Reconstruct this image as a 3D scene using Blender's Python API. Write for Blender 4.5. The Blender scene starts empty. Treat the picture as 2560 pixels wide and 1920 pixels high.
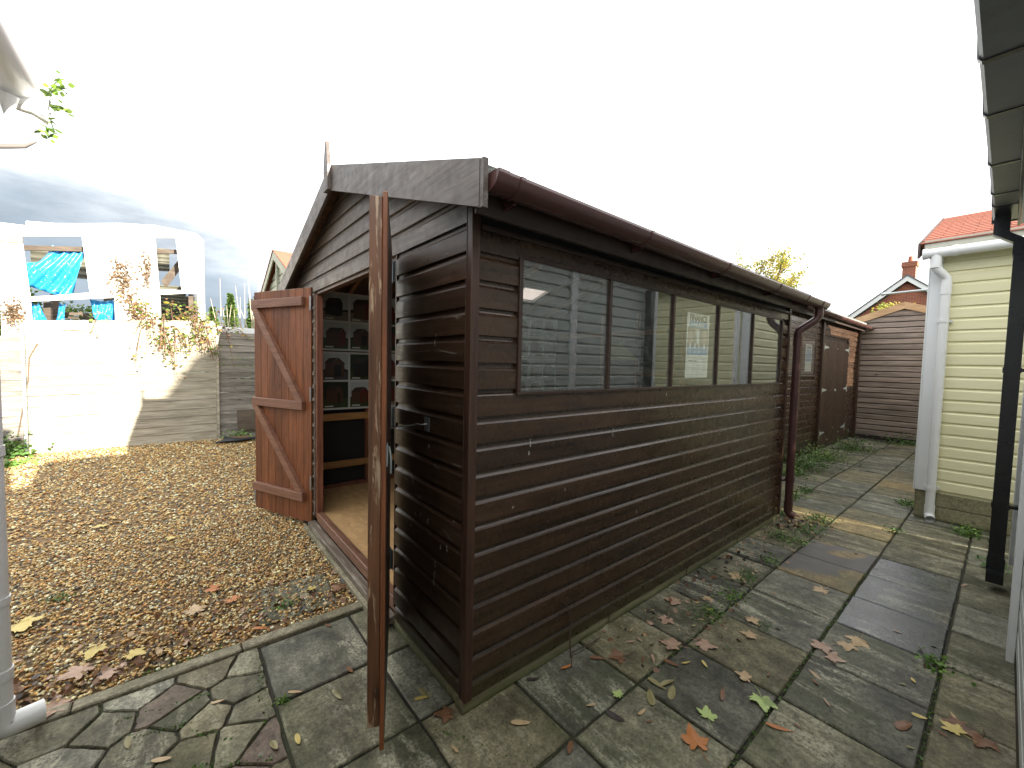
import bpy, bmesh, math, random
import numpy as np
from mathutils import Vector, Matrix
random.seed(7); rng = np.random.default_rng(7)
S = bpy.context.scene
COL = S.collection
R_ = math.radians

# ------------------------------------------------------------------ camera
cam = bpy.data.cameras.new('camera'); co = bpy.data.objects.new('camera', cam); COL.objects.link(co)
cam.sensor_width = 36; cam.lens = 36*1022.51/2560; cam.clip_start = .02; cam.clip_end = 3000
cf = Vector((0.63597168, 0.76998899, -0.05154591)); cr = Vector((0.77156551, -0.63573379, 0.02300467)); cu = Vector((0.01505614, 0.05440137, 0.99840563))
m = Matrix((cr, cu, -cf)).transposed().to_4x4(); m.translation = Vector((-0.98139, -1.47281, 1.58939)); co.matrix_world = m
S.camera = co

# ------------------------------------------------------------------ world, sun, exposure
SUN_TO = Vector((-0.2, 1.0, -0.325*1.02)).normalized()      # travel direction of the light
sun_from = -SUN_TO
elev = math.asin(sun_from.z); azim = math.atan2(sun_from.x, sun_from.y)
W = bpy.data.worlds.new('World'); S.world = W; W.use_nodes = True
nt = W.node_tree; N = nt.nodes; Lk = nt.links; N.clear()
def wn(t, **k):
    n = N.new(t)
    for a, b in k.items(): setattr(n, a, b)
    return n
sky = wn('ShaderNodeTexSky', sky_type='NISHITA'); sky.sun_disc = False; sky.sun_elevation = elev; sky.sun_rotation = azim
sky.air_density = 1.0; sky.dust_density = 2.0
tc = wn('ShaderNodeTexCoord')
sep = wn('ShaderNodeSeparateXYZ'); Lk.new(tc.outputs['Generated'], sep.inputs[0])
cn = wn('ShaderNodeTexNoise'); cn.inputs['Scale'].default_value = 2.2; cn.inputs['Detail'].default_value = 7; cn.inputs['Roughness'].default_value = .6
mp = wn('ShaderNodeMapping'); mp.inputs['Scale'].default_value = (1, 1, 3.2); mp.inputs['Location'].default_value = (.3, .1, .2)
Lk.new(tc.outputs['Generated'], mp.inputs[0]); Lk.new(mp.outputs[0], cn.inputs['Vector'])
def wmath(op, a, b=None, c=None, clamp=False):
    n = wn('ShaderNodeMath', operation=op); n.use_clamp = clamp
    for i, v in enumerate((a, b, c)):
        if v is None: continue
        if hasattr(v, 'links'): Lk.new(v, n.inputs[i])
        else: n.inputs[i].default_value = v
    return n.outputs[0]
def wrange(v, a, b):
    n = wn('ShaderNodeMapRange', interpolation_type='SMOOTHSTEP'); Lk.new(v, n.inputs[0]); n.inputs[1].default_value = a; n.inputs[2].default_value = b
    return n.outputs[0]
dot = wn('ShaderNodeVectorMath', operation='DOT_PRODUCT'); Lk.new(tc.outputs['Generated'], dot.inputs[0]); dot.inputs[1].default_value = (-.7, .714, 0)
az = wrange(dot.outputs['Value'], .22, .82)
top = wmath('MULTIPLY', az, .385)
zz = wmath('ADD', sep.outputs[2], wmath('MULTIPLY', wmath('SUBTRACT', cn.outputs[0], .5), .34))
rel = wmath('SUBTRACT', top, zz)
bank = wrange(rel, -.10, .19)
bank = wmath('MULTIPLY', bank, wrange(az, .0, .35))
cr1 = wn('ShaderNodeValToRGB'); Lk.new(cn.outputs[0], cr1.inputs[0])
cr1.color_ramp.elements[0].position = .32; cr1.color_ramp.elements[0].color = (6.6, 6.75, 6.8, 1); cr1.color_ramp.elements[1].position = .62; cr1.color_ramp.elements[1].color = (8.8, 8.7, 8.4, 1)
mixA = wn('ShaderNodeMix', data_type='RGBA'); mixA.inputs[0].default_value = .88; Lk.new(sky.outputs[0], mixA.inputs[6]); Lk.new(cr1.outputs[0], mixA.inputs[7])
bn = wn('ShaderNodeTexNoise'); bn.inputs['Scale'].default_value = 3.0; bn.inputs['Detail'].default_value = 6; Lk.new(mp.outputs[0], bn.inputs['Vector'])
cr2 = wn('ShaderNodeValToRGB'); Lk.new(bn.outputs[0], cr2.inputs[0])
cr2.color_ramp.elements[0].position = .3; cr2.color_ramp.elements[0].color = (.95, 1.17, 1.45, 1); cr2.color_ramp.elements[1].position = .75; cr2.color_ramp.elements[1].color = (2.0, 2.35, 2.65, 1)
mixB = wn('ShaderNodeMix', data_type='RGBA'); Lk.new(bank, mixB.inputs[0]); Lk.new(mixA.outputs[2], mixB.inputs[6]); Lk.new(cr2.outputs[0], mixB.inputs[7])
bg = wn('ShaderNodeBackground'); bg.inputs[1].default_value = .1; Lk.new(mixB.outputs[2], bg.inputs[0])
wo = wn('ShaderNodeOutputWorld'); Lk.new(bg.outputs[0], wo.inputs[0])
sl = bpy.data.lights.new('sun', 'SUN'); sl.energy = 5.0; sl.angle = R_(.53); sl.color = (1, .93, .80)
so = bpy.data.objects.new('sun', sl); COL.objects.link(so); so.rotation_euler = SUN_TO.to_track_quat('-Z', 'Y').to_euler(); so.location = (3, -20, 15)
vs = S.view_settings; S.display_settings.display_device = 'sRGB'
vs.view_transform = 'Standard'; vs.look = 'None'; vs.exposure = 1.85; vs.gamma = 1; vs.use_curve_mapping = False
cy = S.cycles; cy.use_denoising = True; cy.max_bounces = 8; cy.transparent_max_bounces = 12; cy.caustics_reflective = False; cy.caustics_refractive = False; cy.sample_clamp_indirect = 6

# ------------------------------------------------------------------ helpers
def tag(o, label=None, cat=None, group=None, kind=None):
    if label: o['label'] = label
    if cat: o['category'] = cat
    if group: o['group'] = group
    if kind: o['kind'] = kind
    return o
def thing(name, label, cat, loc=(0, 0, 0), rz=0, group=None):
    o = bpy.data.objects.new(name, None); COL.objects.link(o); o.location = loc; o.rotation_euler = (0, 0, rz); o.empty_display_size = .1
    return tag(o, label, cat, group)
class MB:
    def __init__(s): s.v = []; s.f = []; s.mi = []; s.sm = []
    def add(s, vs_, fs, mi=0, smooth=False):
        n = len(s.v); s.v += [tuple(v) for v in vs_]
        for f in fs: s.f.append(tuple(n+i for i in f)); s.mi.append(mi); s.sm.append(smooth)
        return s
    def box(s, x0, x1, y0, y1, z0, z1, mi=0, ch=0):
        if ch:
            return s.cbox(x0, x1, y0, y1, z0, z1, ch, mi)
        v = [(x, y, z) for z in (z0, z1) for y in (y0, y1) for x in (x0, x1)]
        return s.add(v, [(0, 2, 3, 1), (4, 5, 7, 6), (0, 1, 5, 4), (2, 6, 7, 3), (0, 4, 6, 2), (1, 3, 7, 5)], mi)
    def cbox(s, x0, x1, y0, y1, z0, z1, c, mi=0):
        # box with all edges chamfered
        bm = bmesh.new(); bmesh.ops.create_cube(bm, size=1)
        for v in bm.verts: v.co = Vector(((x0+x1)/2+v.co.x*(x1-x0), (y0+y1)/2+v.co.y*(y1-y0), (z0+z1)/2+v.co.z*(z1-z0)))
        bmesh.ops.bevel(bm, geom=bm.edges[:], offset=c, segments=1, affect='EDGES')
        bm.verts.index_update()
        s.add([v.co[:] for v in bm.verts], [[v.index for v in f.verts] for f in bm.faces], mi); bm.free(); return s
    def prism(s, poly, axis, a, b, mi=0):
        """extrude 2D poly (coords of the two other axes in xyz order) along axis from a to b"""
        def P(p, t):
            return {'x': (t, p[0], p[1]), 'y': (p[0], t, p[1]), 'z': (p[0], p[1], t)}[axis]
        n = len(poly); v = [P(p, a) for p in poly]+[P(p, b) for p in poly]
        f = [tuple(range(n))[::-1], tuple(range(n, 2*n))]+[(i, (i+1) % n, n+(i+1) % n, n+i) for i in range(n)]
        return s.add(v, f, mi)
    def obox(s, p0, p1, w, t, up=(0, 0, 1), mi=0):
        """bar from p0 to p1, width w along 'side', thickness t along up"""
        p0 = Vector(p0); p1 = Vector(p1); d = (p1-p0).normalized(); side = d.cross(Vector(up)).normalized(); u = side.cross(d).normalized()
        v = []
        for p in (p0, p1):
            for a, b in ((-1, -1), (1, -1), (1, 1), (-1, 1)): v.append(p+side*a*w/2+u*b*t/2)
        return s.add(v, [(0, 1, 2, 3), (7, 6, 5, 4), (0, 4, 5, 1), (1, 5, 6, 2), (2, 6, 7, 3), (3, 7, 4, 0)], mi)
    def tube(s, pts, r, n=12, mi=0, cap=True, smooth=True, radii=None):
        pts = [Vector(p) for p in pts]; rings = []
        up = Vector((.137, .21, .97))
        for i, p in enumerate(pts):
            d = (pts[min(i+1, len(pts)-1)]-pts[max(i-1, 0)]).normalized()
            a = d.cross(up)
            if a.length < .1: a = d.cross(Vector((1, 0, 0)))
            a.normalize(); b = d.cross(a); rr = radii[i] if radii else r
            rings.append([p+(a*math.cos(t)+b*math.sin(t))*rr for t in [2*math.pi*k/n for k in range(n)]])
            up = -b
        base = len(s.v); vs2 = [v for rg in rings for v in rg]; f = []
        for i in range(len(rings)-1):
            for k in range(n):
                f.append((i*n+k, i*n+(k+1) % n, (i+1)*n+(k+1) % n, (i+1)*n+k))
        s.add(vs2, f, mi, smooth)
        if cap:
            s.add([v for v in rings[0]], [tuple(range(n))[::-1]], mi); s.add([v for v in rings[-1]], [tuple(range(n))], mi)
        return s
    def build(s, name, mats, parent=None, loc=(0, 0, 0), rz=0, recalc=True):
        me = s.mesh(name, mats, recalc); return link(name, me, parent, loc, rz)
    def mesh(s, name, mats, recalc=True):
        me = bpy.data.meshes.new(name); me.from_pydata([tuple(v) for v in s.v], [], s.f)
        me.polygons.foreach_set('material_index', s.mi); me.polygons.foreach_set('use_smooth', s.sm)
        if recalc:
            bm = bmesh.new(); bm.from_mesh(me); bmesh.ops.recalc_face_normals(bm, faces=bm.faces); bm.to_mesh(me); bm.free()
        for mt in (mats if isinstance(mats, (list, tuple)) else [mats]): me.materials.append(mt)
        return me
def link(name, me, parent=None, loc=(0, 0, 0), rz=0):
    o = bpy.data.objects.new(name, me); COL.objects.link(o); o.location = loc; o.rotation_euler = (0, 0, rz) if not isinstance(rz, tuple) else rz
    if parent: o.parent = parent
    return o

# ------------------------------------------------------------------ materials
class Mt:
    def __init__(s, name):
        s.m = bpy.data.materials.new(name); s.m.use_nodes = True; s.t = s.m.node_tree; s.n = s.t.nodes; s.l = s.t.links
        s.p = s.n['Principled BSDF']; s.tc = None
    def node(s, t, **k):
        n = s.n.new(t)
        for a, b in k.items(): setattr(n, a, b)
        return n
    def coord(s, scale=(1, 1, 1), rand=True, which='Object'):
        if not s.tc: s.tc = s.node('ShaderNodeTexCoord')
        v = s.tc.outputs[which]
        if rand:
            if not hasattr(s, 'oi'): s.oi = s.node('ShaderNodeObjectInfo')
            sc = s.node('ShaderNodeVectorMath', operation='SCALE'); sc.inputs[0].default_value = (17, 31, 23); s.l.new(s.oi.outputs['Random'], sc.inputs['Scale'])
            ad = s.node('ShaderNodeVectorMath', operation='ADD'); s.l.new(v, ad.inputs[0]); s.l.new(sc.outputs[0], ad.inputs[1]); v = ad.outputs[0]
        mp_ = s.node('ShaderNodeMapping'); mp_.inputs['Scale'].default_value = scale; s.l.new(v, mp_.inputs[0]); return mp_.outputs[0]
    def noise(s, vec, scale, detail=4, rough=.55, dist=0):
        n = s.node('ShaderNodeTexNoise'); n.inputs['Scale'].default_value = scale; n.inputs['Detail'].default_value = detail; n.inputs['Roughness'].default_value = rough; n.inputs['Distortion'].default_value = dist
        s.l.new(vec, n.inputs['Vector']); return n.outputs[0]
    def ramp(s, fac, stops):
        r = s.node('ShaderNodeValToRGB'); s.l.new(fac, r.inputs[0]); e = r.color_ramp.elements
        while len(e) > 2: e.remove(e[-1])
        for i, (p, c) in enumerate(stops):
            el = e[i] if i < 2 else e.new(p)
            el.position = p; el.color = tuple(c)+(1,) if not isinstance(c, (int, float)) else (c, c, c, 1)
        return r.outputs[0]
    def mix(s, fac, a, b, mode='MIX'):
        n = s.node('ShaderNodeMix', data_type='RGBA', blend_type=mode)
        for i, v in ((0, fac), (6, a), (7, b)):
            if hasattr(v, 'links'): s.l.new(v, n.inputs[i])
            elif i == 0: n.inputs[0].default_value = v
            else: n.inputs[i].default_value = tuple(v)+(1,)
        return n.outputs[2]
    def math(s, op, a, b=None, clamp=False):
        n = s.node('ShaderNodeMath', operation=op); n.use_clamp = clamp
        for i, v in enumerate((a, b)):
            if v is None: continue
            if hasattr(v, 'links'): s.l.new(v, n.inputs[i])
            else: n.inputs[i].default_value = v
        return n.outputs[0]
    def rng(s, v, a, b, c=0, d=1):
        n = s.node('ShaderNodeMapRange'); s.l.new(v, n.inputs[0])
        for i, q in enumerate((a, b, c, d)): n.inputs[i+1].default_value = q
        return n.outputs[0]
    def bump(s, h, strength, dist=.01):
        b = s.node('ShaderNodeBump'); b.inputs['Strength'].default_value = strength; b.inputs['Distance'].default_value = dist; s.l.new(h, b.inputs['Height']); s.l.new(b.outputs[0], s.p.inputs['Normal'])
    def out(s, col=None, rough=None, metal=None, spec=None):
        for nm, v in (('Base Color', col), ('Roughness', rough), ('Metallic', metal), ('Specular IOR Level', spec)):
            if v is None: continue
            if hasattr(v, 'links'): s.l.new(v, s.p.inputs[nm])
            elif nm == 'Base Color': s.p.inputs[nm].default_value = tuple(v)+(1,)
            else: s.p.inputs[nm].default_value = v
        return s.m

def wood(name, dark, light, axis='x', rough=(.35, .6), knots=True, wear=None, wearamt=.62, bump=.25, fine=60, green=None, tint=.35, knotcol=None, spec=.5):
    M = Mt(name)
    st = {'x': (.05, 1, 1), 'y': (1, .05, 1), 'z': (1, 1, .05)}[axis]
    v = M.coord(st)
    g1 = M.noise(v, fine, 5, .6, .3)
    v2 = M.coord({'x': (.12, 1, 1), 'y': (1, .12, 1), 'z': (1, 1, .12)}[axis])
    g2 = M.noise(v2, 9, 4, .6, 1.6)
    fac = M.math('ADD', M.math('MULTIPLY', g1, .55), M.math('MULTIPLY', g2, .45))
    col = M.ramp(fac, [(.36, dark), (.62, light)])
    # board to board variation
    rv = M.rng(M.oi.outputs['Random'], 0, 1, 1-tint, 1+tint*.6)
    col = M.mix(1, col, rv, 'MULTIPLY')
    if knots:
        vk = M.coord({'x': (.55, 1, 1), 'y': (1, .55, 1), 'z': (1, 1, .55)}[axis])
        vo = M.node('ShaderNodeTexVoronoi'); vo.inputs['Scale'].default_value = 3.2; M.l.new(vk, vo.inputs['Vector'])
        k = M.ramp(vo.outputs['Distance'], [(.035, 1), (.085, 0)])
        rings = M.ramp(vo.outputs['Distance'], [(.0, .0), (.22, .0)])
        col = M.mix(M.math('MULTIPLY', k, .75), col, knotcol or tuple(c*.45 for c in dark))
    if wear:
        vw = M.coord({'x': (.10, 1, 1), 'y': (1, .10, 1), 'z': (1, 1, .10)}[axis])
        w = M.noise(vw, 34, 7, .70, .5); w2 = M.noise(M.coord(), 2.1, 2, .5)
        wv = M.math('ADD', w, M.math('MULTIPLY', w2, .25))
        wm = M.ramp(wv, [(wearamt+.125, 0), (wearamt+.175, 1)])
        col = M.mix(M.math('MULTIPLY', wm, .6), col, wear)
    if green:
        gp = M.node('ShaderNodeNewGeometry'); sx = M.node('ShaderNodeSeparateXYZ'); M.l.new(gp.outputs['Position'], sx.inputs[0])
        gz = M.math('ADD', M.rng(sx.outputs[2], green[0], green[1], 1, 0), M.math('MULTIPLY', M.math('SUBTRACT', M.noise(M.coord(rand=False), 7, 5, .7), .5), 1.3))
        col = M.mix(M.ramp(gz, [(.35, 0), (.9, .8)]), col, green[2])
    rr = M.rng(M.noise(M.coord(), 14, 3), .3, .7, rough[0], rough[1])
    M.bump(fac, bump, .004)
    return M.out(col, rr, spec=spec)
def plain(name, col, rough=.5, metal=0, var=.15, scale=8, bump=0, spec=.5):
    M = Mt(name); n = M.noise(M.coord(), scale, 5, .6)
    c = M.mix(n, tuple(x*(1-var) for x in col), tuple(min(1, x*(1+var)) for x in col))
    if bump: M.bump(M.noise(M.coord(), scale*6, 4), bump, .003)
    return M.out(c, rough, metal, spec)

BR_D, BR_L = (.023, .0125, .0077), (.070, .0385, .0225)
mat = {}
mat['brown'] = wood('brown_stain', BR_D, BR_L, 'x', (.22, .34), wear=(.16, .13, .11), wearamt=.66, bump=.025, fine=36, tint=.25, green=(.02, .30, (.055, .05, .02)))
mat['brown_gable'] = wood('brown_stain_gable', BR_D, BR_L, 'x', (.34, .5), wear=(.3, .27, .24), wearamt=.63, bump=.05, tint=.2, green=(.02, .22, (.05, .05, .02)))
mat['brown_weather'] = wood('brown_weathered', (.050, .037, .029), (.128, .100, .082), 'x', (.38, .6), wear=(.20, .17, .15), wearamt=.60, bump=.35, tint=.2)
mat['brown_post'] = wood('brown_post', (.03, .014, .009), (.075, .036, .024), 'z', (.35, .5), bump=.15, knots=False, wear=(.2, .12, .07), wearamt=.68)
mat['brown_bar_y'] = wood('brown_bar', (.048, .036, .030), (.120, .097, .083), 'y', (.38, .6), wear=(.22, .19, .16), wearamt=.60, bump=.4, tint=.15)
mat['fascia'] = wood('fascia_dark', (.017, .009, .0065), (.035, .018, .013), 'x', (.4, .6), bump=.1, knots=False, wear=(.2, .17, .14), wearamt=.72)
mat['cill'] = wood('brown_cill', (.03, .014, .01), (.075, .04, .028), 'x', (.3, .45), bump=.12, knots=False)
mat['red_z'] = wood('red_stain_boards', (.085, .026, .009), (.225, .076, .028), 'z', (.4, .6), bump=.2, tint=.28, fine=45, wear=(.33, .17, .10), wearamt=.68)
mat['red_x'] = wood('red_stain_ledges', (.13, .058, .036), (.24, .12, .078), 'x', (.4, .55), bump=.25, tint=.12, fine=45, wear=(.36, .22, .16), wearamt=.66)
mat['stile'] = wood('weathered_stile', (.028, .012, .008), (.21, .09, .042), 'z', (.3, .5), bump=.8, tint=.1, fine=26, wear=(.55, .42, .28), wearamt=.54, knotcol=(.03, .015, .01))
mat['door_out'] = wood('door_outside_stain', (.022, .011, .008), (.05, .026, .018), 'z', (.35, .5), bump=.05)
mat['pine'] = wood('pine_rails', (.30, .145, .05), (.48, .26, .10), 'x', (.45, .6), bump=.15)
mat['pine_y'] = wood('pine_rafters', (.26, .13, .06), (.40, .22, .11), 'y', (.45, .6), bump=.15)
mat['jamb'] = wood('jamb_stain', (.10, .035, .02), (.22, .085, .05), 'z', (.4, .55), bump=.3, tint=.1)
mat['sill'] = wood('sill_weathered', (.075, .058, .045), (.22, .18, .14), 'y', (.4, .6), bump=.4, tint=.1, wear=(.36, .33, .27), wearamt=.56)
mat['sill_red'] = wood('sill_brown', (.07, .032, .02), (.20, .10, .065), 'y', (.35, .5), bump=.3, wear=(.45, .25, .12), wearamt=.6)
mat['bearer'] = wood('green_bearer', (.15, .14, .075), (.32, .30, .185), 'x', (.6, .85), bump=.4, tint=.15, knots=False, green=(.0, .05, (.07, .085, .018)))
mat['osb'] = None
mat['grey_fence'] = wood('weathered_fence', (.12, .105, .09), (.33, .30, .265), 'x', (.7, .9), bump=.5, tint=.3, wear=(.5, .47, .42), wearamt=.6)
mat['pale_fence'] = wood('pale_fence', (.20, .175, .13), (.46, .42, .34), 'x', (.7, .9), bump=.4, tint=.15, wear=(.12, .1, .08), wearamt=.66)
mat['larch'] = wood('pinkish_cladding', (.14, .108, .092), (.36, .29, .25), 'x', (.5, .7), bump=.4, tint=.22, fine=38, knotcol=(.05, .03, .022))
mat['tan'] = wood('tan_bargeboard', (.28, .17, .09), (.46, .31, .18), 'x', (.5, .7), bump=.3, tint=.1)
mat['cream'] = wood('cream_paint', (.76, .72, .45), (.84, .81, .55), 'x', (.42, .55), bump=.1, tint=.03, knots=False, fine=30)
mat['grey_clad'] = wood('grey_paint', (.46, .49, .46), (.56, .59, .56), 'x', (.38, .5), bump=.08, tint=.04, knots=False, fine=30)
mat['white_board'] = plain('white_board', (.72, .74, .75), .42, var=.05, scale=5, bump=.1)
mat['white_pvc'] = plain('white_pvc', (.75, .76, .76), .28, var=.04, scale=6)
mat['brown_pvc'] = plain('brown_pvc', (.070, .030, .028), .24, var=.12, scale=5)
mat['black_pvc'] = plain('black_pvc', (.012, .013, .015), .22, var=.3, scale=5)
mat['grey_pvc'] = plain('dusty_black_pvc', (.075, .08, .085), .38, var=.35, scale=14, bump=.15)
mat['black_felt'] = plain('breather_membrane', (.012, .012, .013), .75, var=.3, scale=20, bump=.2)
mat['zinc'] = plain('zinc_steel', (.42, .45, .46), .42, .85, var=.3, scale=30)
mat['tin_white'] = plain('pale_hinge', (.52, .56, .56), .45, .2, var=.1)
mat['nail'] = plain('nail_head', (.012, .010, .009), .4, .6)
mat['white_fleck'] = plain('white_dropping', (.72, .70, .62), .8)
mat['slat_green'] = plain('sage_paint', (.30, .32, .25), .55, var=.1)
mat['white_card'] = plain('white_card', (.62, .64, .63), .5, var=.04)
mat['render_white'] = None
M = Mt('limewash'); v = M.coord(rand=False); n1 = M.noise(v, 3, 8, .7); n2 = M.noise(v, 11, 6, .75, .5)
c = M.ramp(n1, [(.35, (.62, .60, .55)), (.6, (.80, .79, .76))]); c = M.mix(M.ramp(n2, [(.63, 0), (.68, 1)]), c, (.22, .17, .10)); M.bump(n2, .4, .01); mat['lime'] = M.out(c, .85)
M = Mt('osb_floor'); v = M.coord((1, 1, 1), False)
vo = M.node('ShaderNodeTexVoronoi'); vo.inputs['Scale'].default_value = 22; M.l.new(M.coord((1, .45, 1), False), vo.inputs['Vector'])
sv = M.math('MULTIPLY', vo.outputs['Color'], 1); c = M.mix(M.math('ADD', M.math('MULTIPLY', M.noise(v, 30, 5), .6), M.math('MULTIPLY', sv, .4)), (.27, .15, .06), (.58, .37, .17)); M.bump(M.noise(v, 60, 3), .3, .003); mat['osb'] = M.out(c, .75)
M = Mt('mineral_felt'); v = M.coord(rand=False); n1 = M.noise(v, 160, 3, .8); n2 = M.noise(v, 14, 4, .6)
c = M.ramp(n1, [(.35, (.045, .05, .045)), (.50, (.14, .15, .14)), (.65, (.42, .43, .40))]); c = M.mix(M.ramp(n2, [(.5, 0), (.75, .6)]), c, (.07, .09, .05)); M.bump(n1, .7, .004); mat['felt'] = M.out(c, .9)
M = Mt('window_glass')
for q in list(M.n):
    if q.type == 'BSDF_PRINCIPLED': M.n.remove(q)
fr = M.node('ShaderNodeFresnel'); gq = M.node('ShaderNodeNewGeometry'); mq = M.node('ShaderNodeMapRange'); M.l.new(gq.outputs['Backfacing'], mq.inputs[0]); mq.inputs[3].default_value = 1.85; mq.inputs[4].default_value = 1/1.85; M.l.new(mq.outputs[0], fr.inputs[0])
tr = M.node('ShaderNodeBsdfTransparent'); tr.inputs[0].default_value = (.975, .985, .98, 1); gl = M.node('ShaderNodeBsdfGlossy'); gl.inputs['Roughness'].default_value = .0; gl.inputs[0].default_value = (.95, .97, .96, 1)
tcn = M.node('ShaderNodeTexCoord'); nn = M.node('ShaderNodeTexNoise'); nn.inputs['Scale'].default_value = 1.3; M.l.new(tcn.outputs['Object'], nn.inputs['Vector'])
bp_ = M.node('ShaderNodeBump'); bp_.inputs['Strength'].default_value = .01; bp_.inputs['Distance'].default_value = .002; M.l.new(nn.outputs[0], bp_.inputs['Height']); M.l.new(bp_.outputs[0], gl.inputs['Normal'])
df = M.node('ShaderNodeBsdfDiffuse'); df.inputs[0].default_value = (.5, .54, .52, 1)
nd = M.node('ShaderNodeTexNoise'); nd.inputs['Scale'].default_value = 18; nd.inputs['Detail'].default_value = 8; M.l.new(tcn.outputs['Object'], nd.inputs['Vector'])
mr = M.node('ShaderNodeMapRange'); M.l.new(nd.outputs[0], mr.inputs[0]); mr.inputs[1].default_value = .35; mr.inputs[2].default_value = .85; mr.inputs[3].default_value = .01; mr.inputs[4].default_value = .09
mx = M.node('ShaderNodeMixShader'); M.l.new(fr.outputs[0], mx.inputs[0]); M.l.new(tr.outputs[0], mx.inputs[1]); M.l.new(gl.outputs[0], mx.inputs[2])
mx2 = M.node('ShaderNodeMixShader'); M.l.new(mr.outputs[0], mx2.inputs[0]); M.l.new(mx.outputs[0], mx2.inputs[1]); M.l.new(df.outputs[0], mx2.inputs[2])
M.l.new(mx2.outputs[0], M.n['Material Output'].inputs[0]); mat['glass'] = M.m
def slab_mat(name, a, b, wet=.0, lichen=.5, tintc=None):
    M = Mt(name); v = M.coord(); vs_ = M.coord((1, .25, 1))
    n1 = M.noise(v, 3.2, 6, .65, .4); n2 = M.noise(v, 70, 4, .75); n3 = M.noise(vs_, 9, 6, .7, .6); n4 = M.noise(v, 1.3, 3)
    c = M.ramp(M.math('ADD', M.math('MULTIPLY', n1, .6), M.math('MULTIPLY', n3, .4)), [(.34, a), (.66, b)])
    c = M.mix(1, c, M.rng(M.oi.outputs['Random'], 0, 1, .72, 1.22), 'MULTIPLY')
    c = M.mix(1, c, M.rng(n2, .25, .75, .4, 1.7), 'MULTIPLY'); c = M.mix(1, c, M.rng(M.noise(v, 14, 5, .7), .3, .7, .6, 1.45), 'MULTIPLY')
    if tintc: c = M.mix(M.ramp(M.noise(v, 1.6, 3, .5, .3), [(.44, 0), (.50, 1)]), c, tintc)
    # green algae
    c = M.mix(M.ramp(M.noise(v, 2.3, 5, .6), [(.5, 0), (.7, .45)]), c, (.048, .060, .018))
    # worn pale efflorescence, streaky
    lf = M.math('MULTIPLY', M.ramp(n3, [(.50, 0), (.60, 1)]), M.ramp(n4, [(.47, 0), (.56, 1)])); lf = M.math('MULTIPLY', lf, M.ramp(n2, [(.40, 0), (.55, 1)]))
    c = M.mix(M.math('MULTIPLY', lf, lichen), c, (.50, .48, .36))
    # lichen spots
    vo = M.node('ShaderNodeTexVoronoi'); vo.inputs['Scale'].default_value = 13; M.l.new(v, vo.inputs['Vector'])
    sp = M.math('MULTIPLY', M.ramp(vo.outputs['Distance'], [(.16, 1), (.26, 0)]), M.ramp(M.noise(v, 5, 3), [(.55, 0), (.6, 1)]))
    c = M.mix(M.math('MULTIPLY', sp, .38), c, (.30, .31, .24))
    M.bump(M.math('ADD', M.math('MULTIPLY', n3, .7), M.math('MULTIPLY', n2, .3)), .55, .008)
    r = M.rng(n1, .3, .7, .62-wet*.42, .82-wet*.45)
    return M.out(c, r, spec=.35 if wet < .5 else .5)
SA, SB = (.036, .035, .022), (.235, .222, .150)
mat['slab'] = [slab_mat('stone_slab_olive', SA, SB), slab_mat('stone_slab_grey', (.036, .036, .028), (.22, .215, .165), .25, .8), slab_mat('stone_slab_warm', (.048, .043, .024), (.24, .215, .135), .1, .4)]
mat['slab_wet'] = slab_mat('stone_slab_wet_slate', (.035, .040, .045), (.085, .092, .10), 1.0, .35)
mat['slab_yel'] = slab_mat('stone_slab_ochre', (.15, .11, .045), (.27, .20, .085), .45, .2, (.105, .095, .09))
mat['slab_gold'] = slab_mat('stone_slab_gold', (.22, .165, .07), (.36, .275, .125), .3, .1)
mat['slab_red'] = slab_mat('stone_slab_brown', (.075, .055, .040), (.15, .115, .09), .2, .1)
mat['kerb'] = slab_mat('concrete_edging', (.13, .115, .075), (.25, .225, .16), .1, .3)
M = Mt('joint_soil'); v = M.coord(rand=False); n = M.noise(v, 30, 6, .7); n2 = M.noise(v, 1.7, 3)
c = M.mix(n, (.012, .011, .008), (.05, .045, .03)); c = M.mix(M.ramp(n2, [(.5, 0), (.7, .6)]), c, (.035, .055, .010)); M.bump(n, .8, .01); mat['soil'] = M.out(c, .9)
mat['moss'] = plain('moss', (.055, .095, .012), .9, var=.5, scale=40, bump=.5)

def leafmat(name, a, b):
    M = Mt(name); n = M.noise(M.coord(), 30, 4); c = M.mix(n, a, b); c = M.mix(M.ramp(M.noise(M.coord(), 12, 3), [(.58, 0), (.66, .6)]), c, tuple(x*.4 for x in a)); return M.out(c, .5)
mat['leaf'] = {'tan': leafmat('leaf_tan', (.40, .27, .14), (.58, .43, .25)), 'pink': leafmat('leaf_pinkish', (.32, .20, .14), (.52, .36, .26)), 'brown': leafmat('leaf_brown', (.12, .055, .025), (.24, .12, .06)),
 'orange': leafmat('leaf_orange', (.40, .13, .03), (.52, .21, .06)), 'green': leafmat('leaf_palegreen', (.32, .46, .12), (.50, .60, .24)), 'yellow': leafmat('leaf_yellow', (.50, .38, .09), (.62, .50, .18)), 'dark': leafmat('leaf_dark', (.025, .018, .018), (.06, .045, .04)),
 'olive': leafmat('leaf_olive', (.20, .18, .07), (.33, .29, .14))}
mat['weed'] = plain('weed_green', (.07, .15, .025), .5, var=.5, scale=20)
mat['weed_l'] = plain('weed_light', (.16, .28, .05), .5, var=.4, scale=20)

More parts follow.
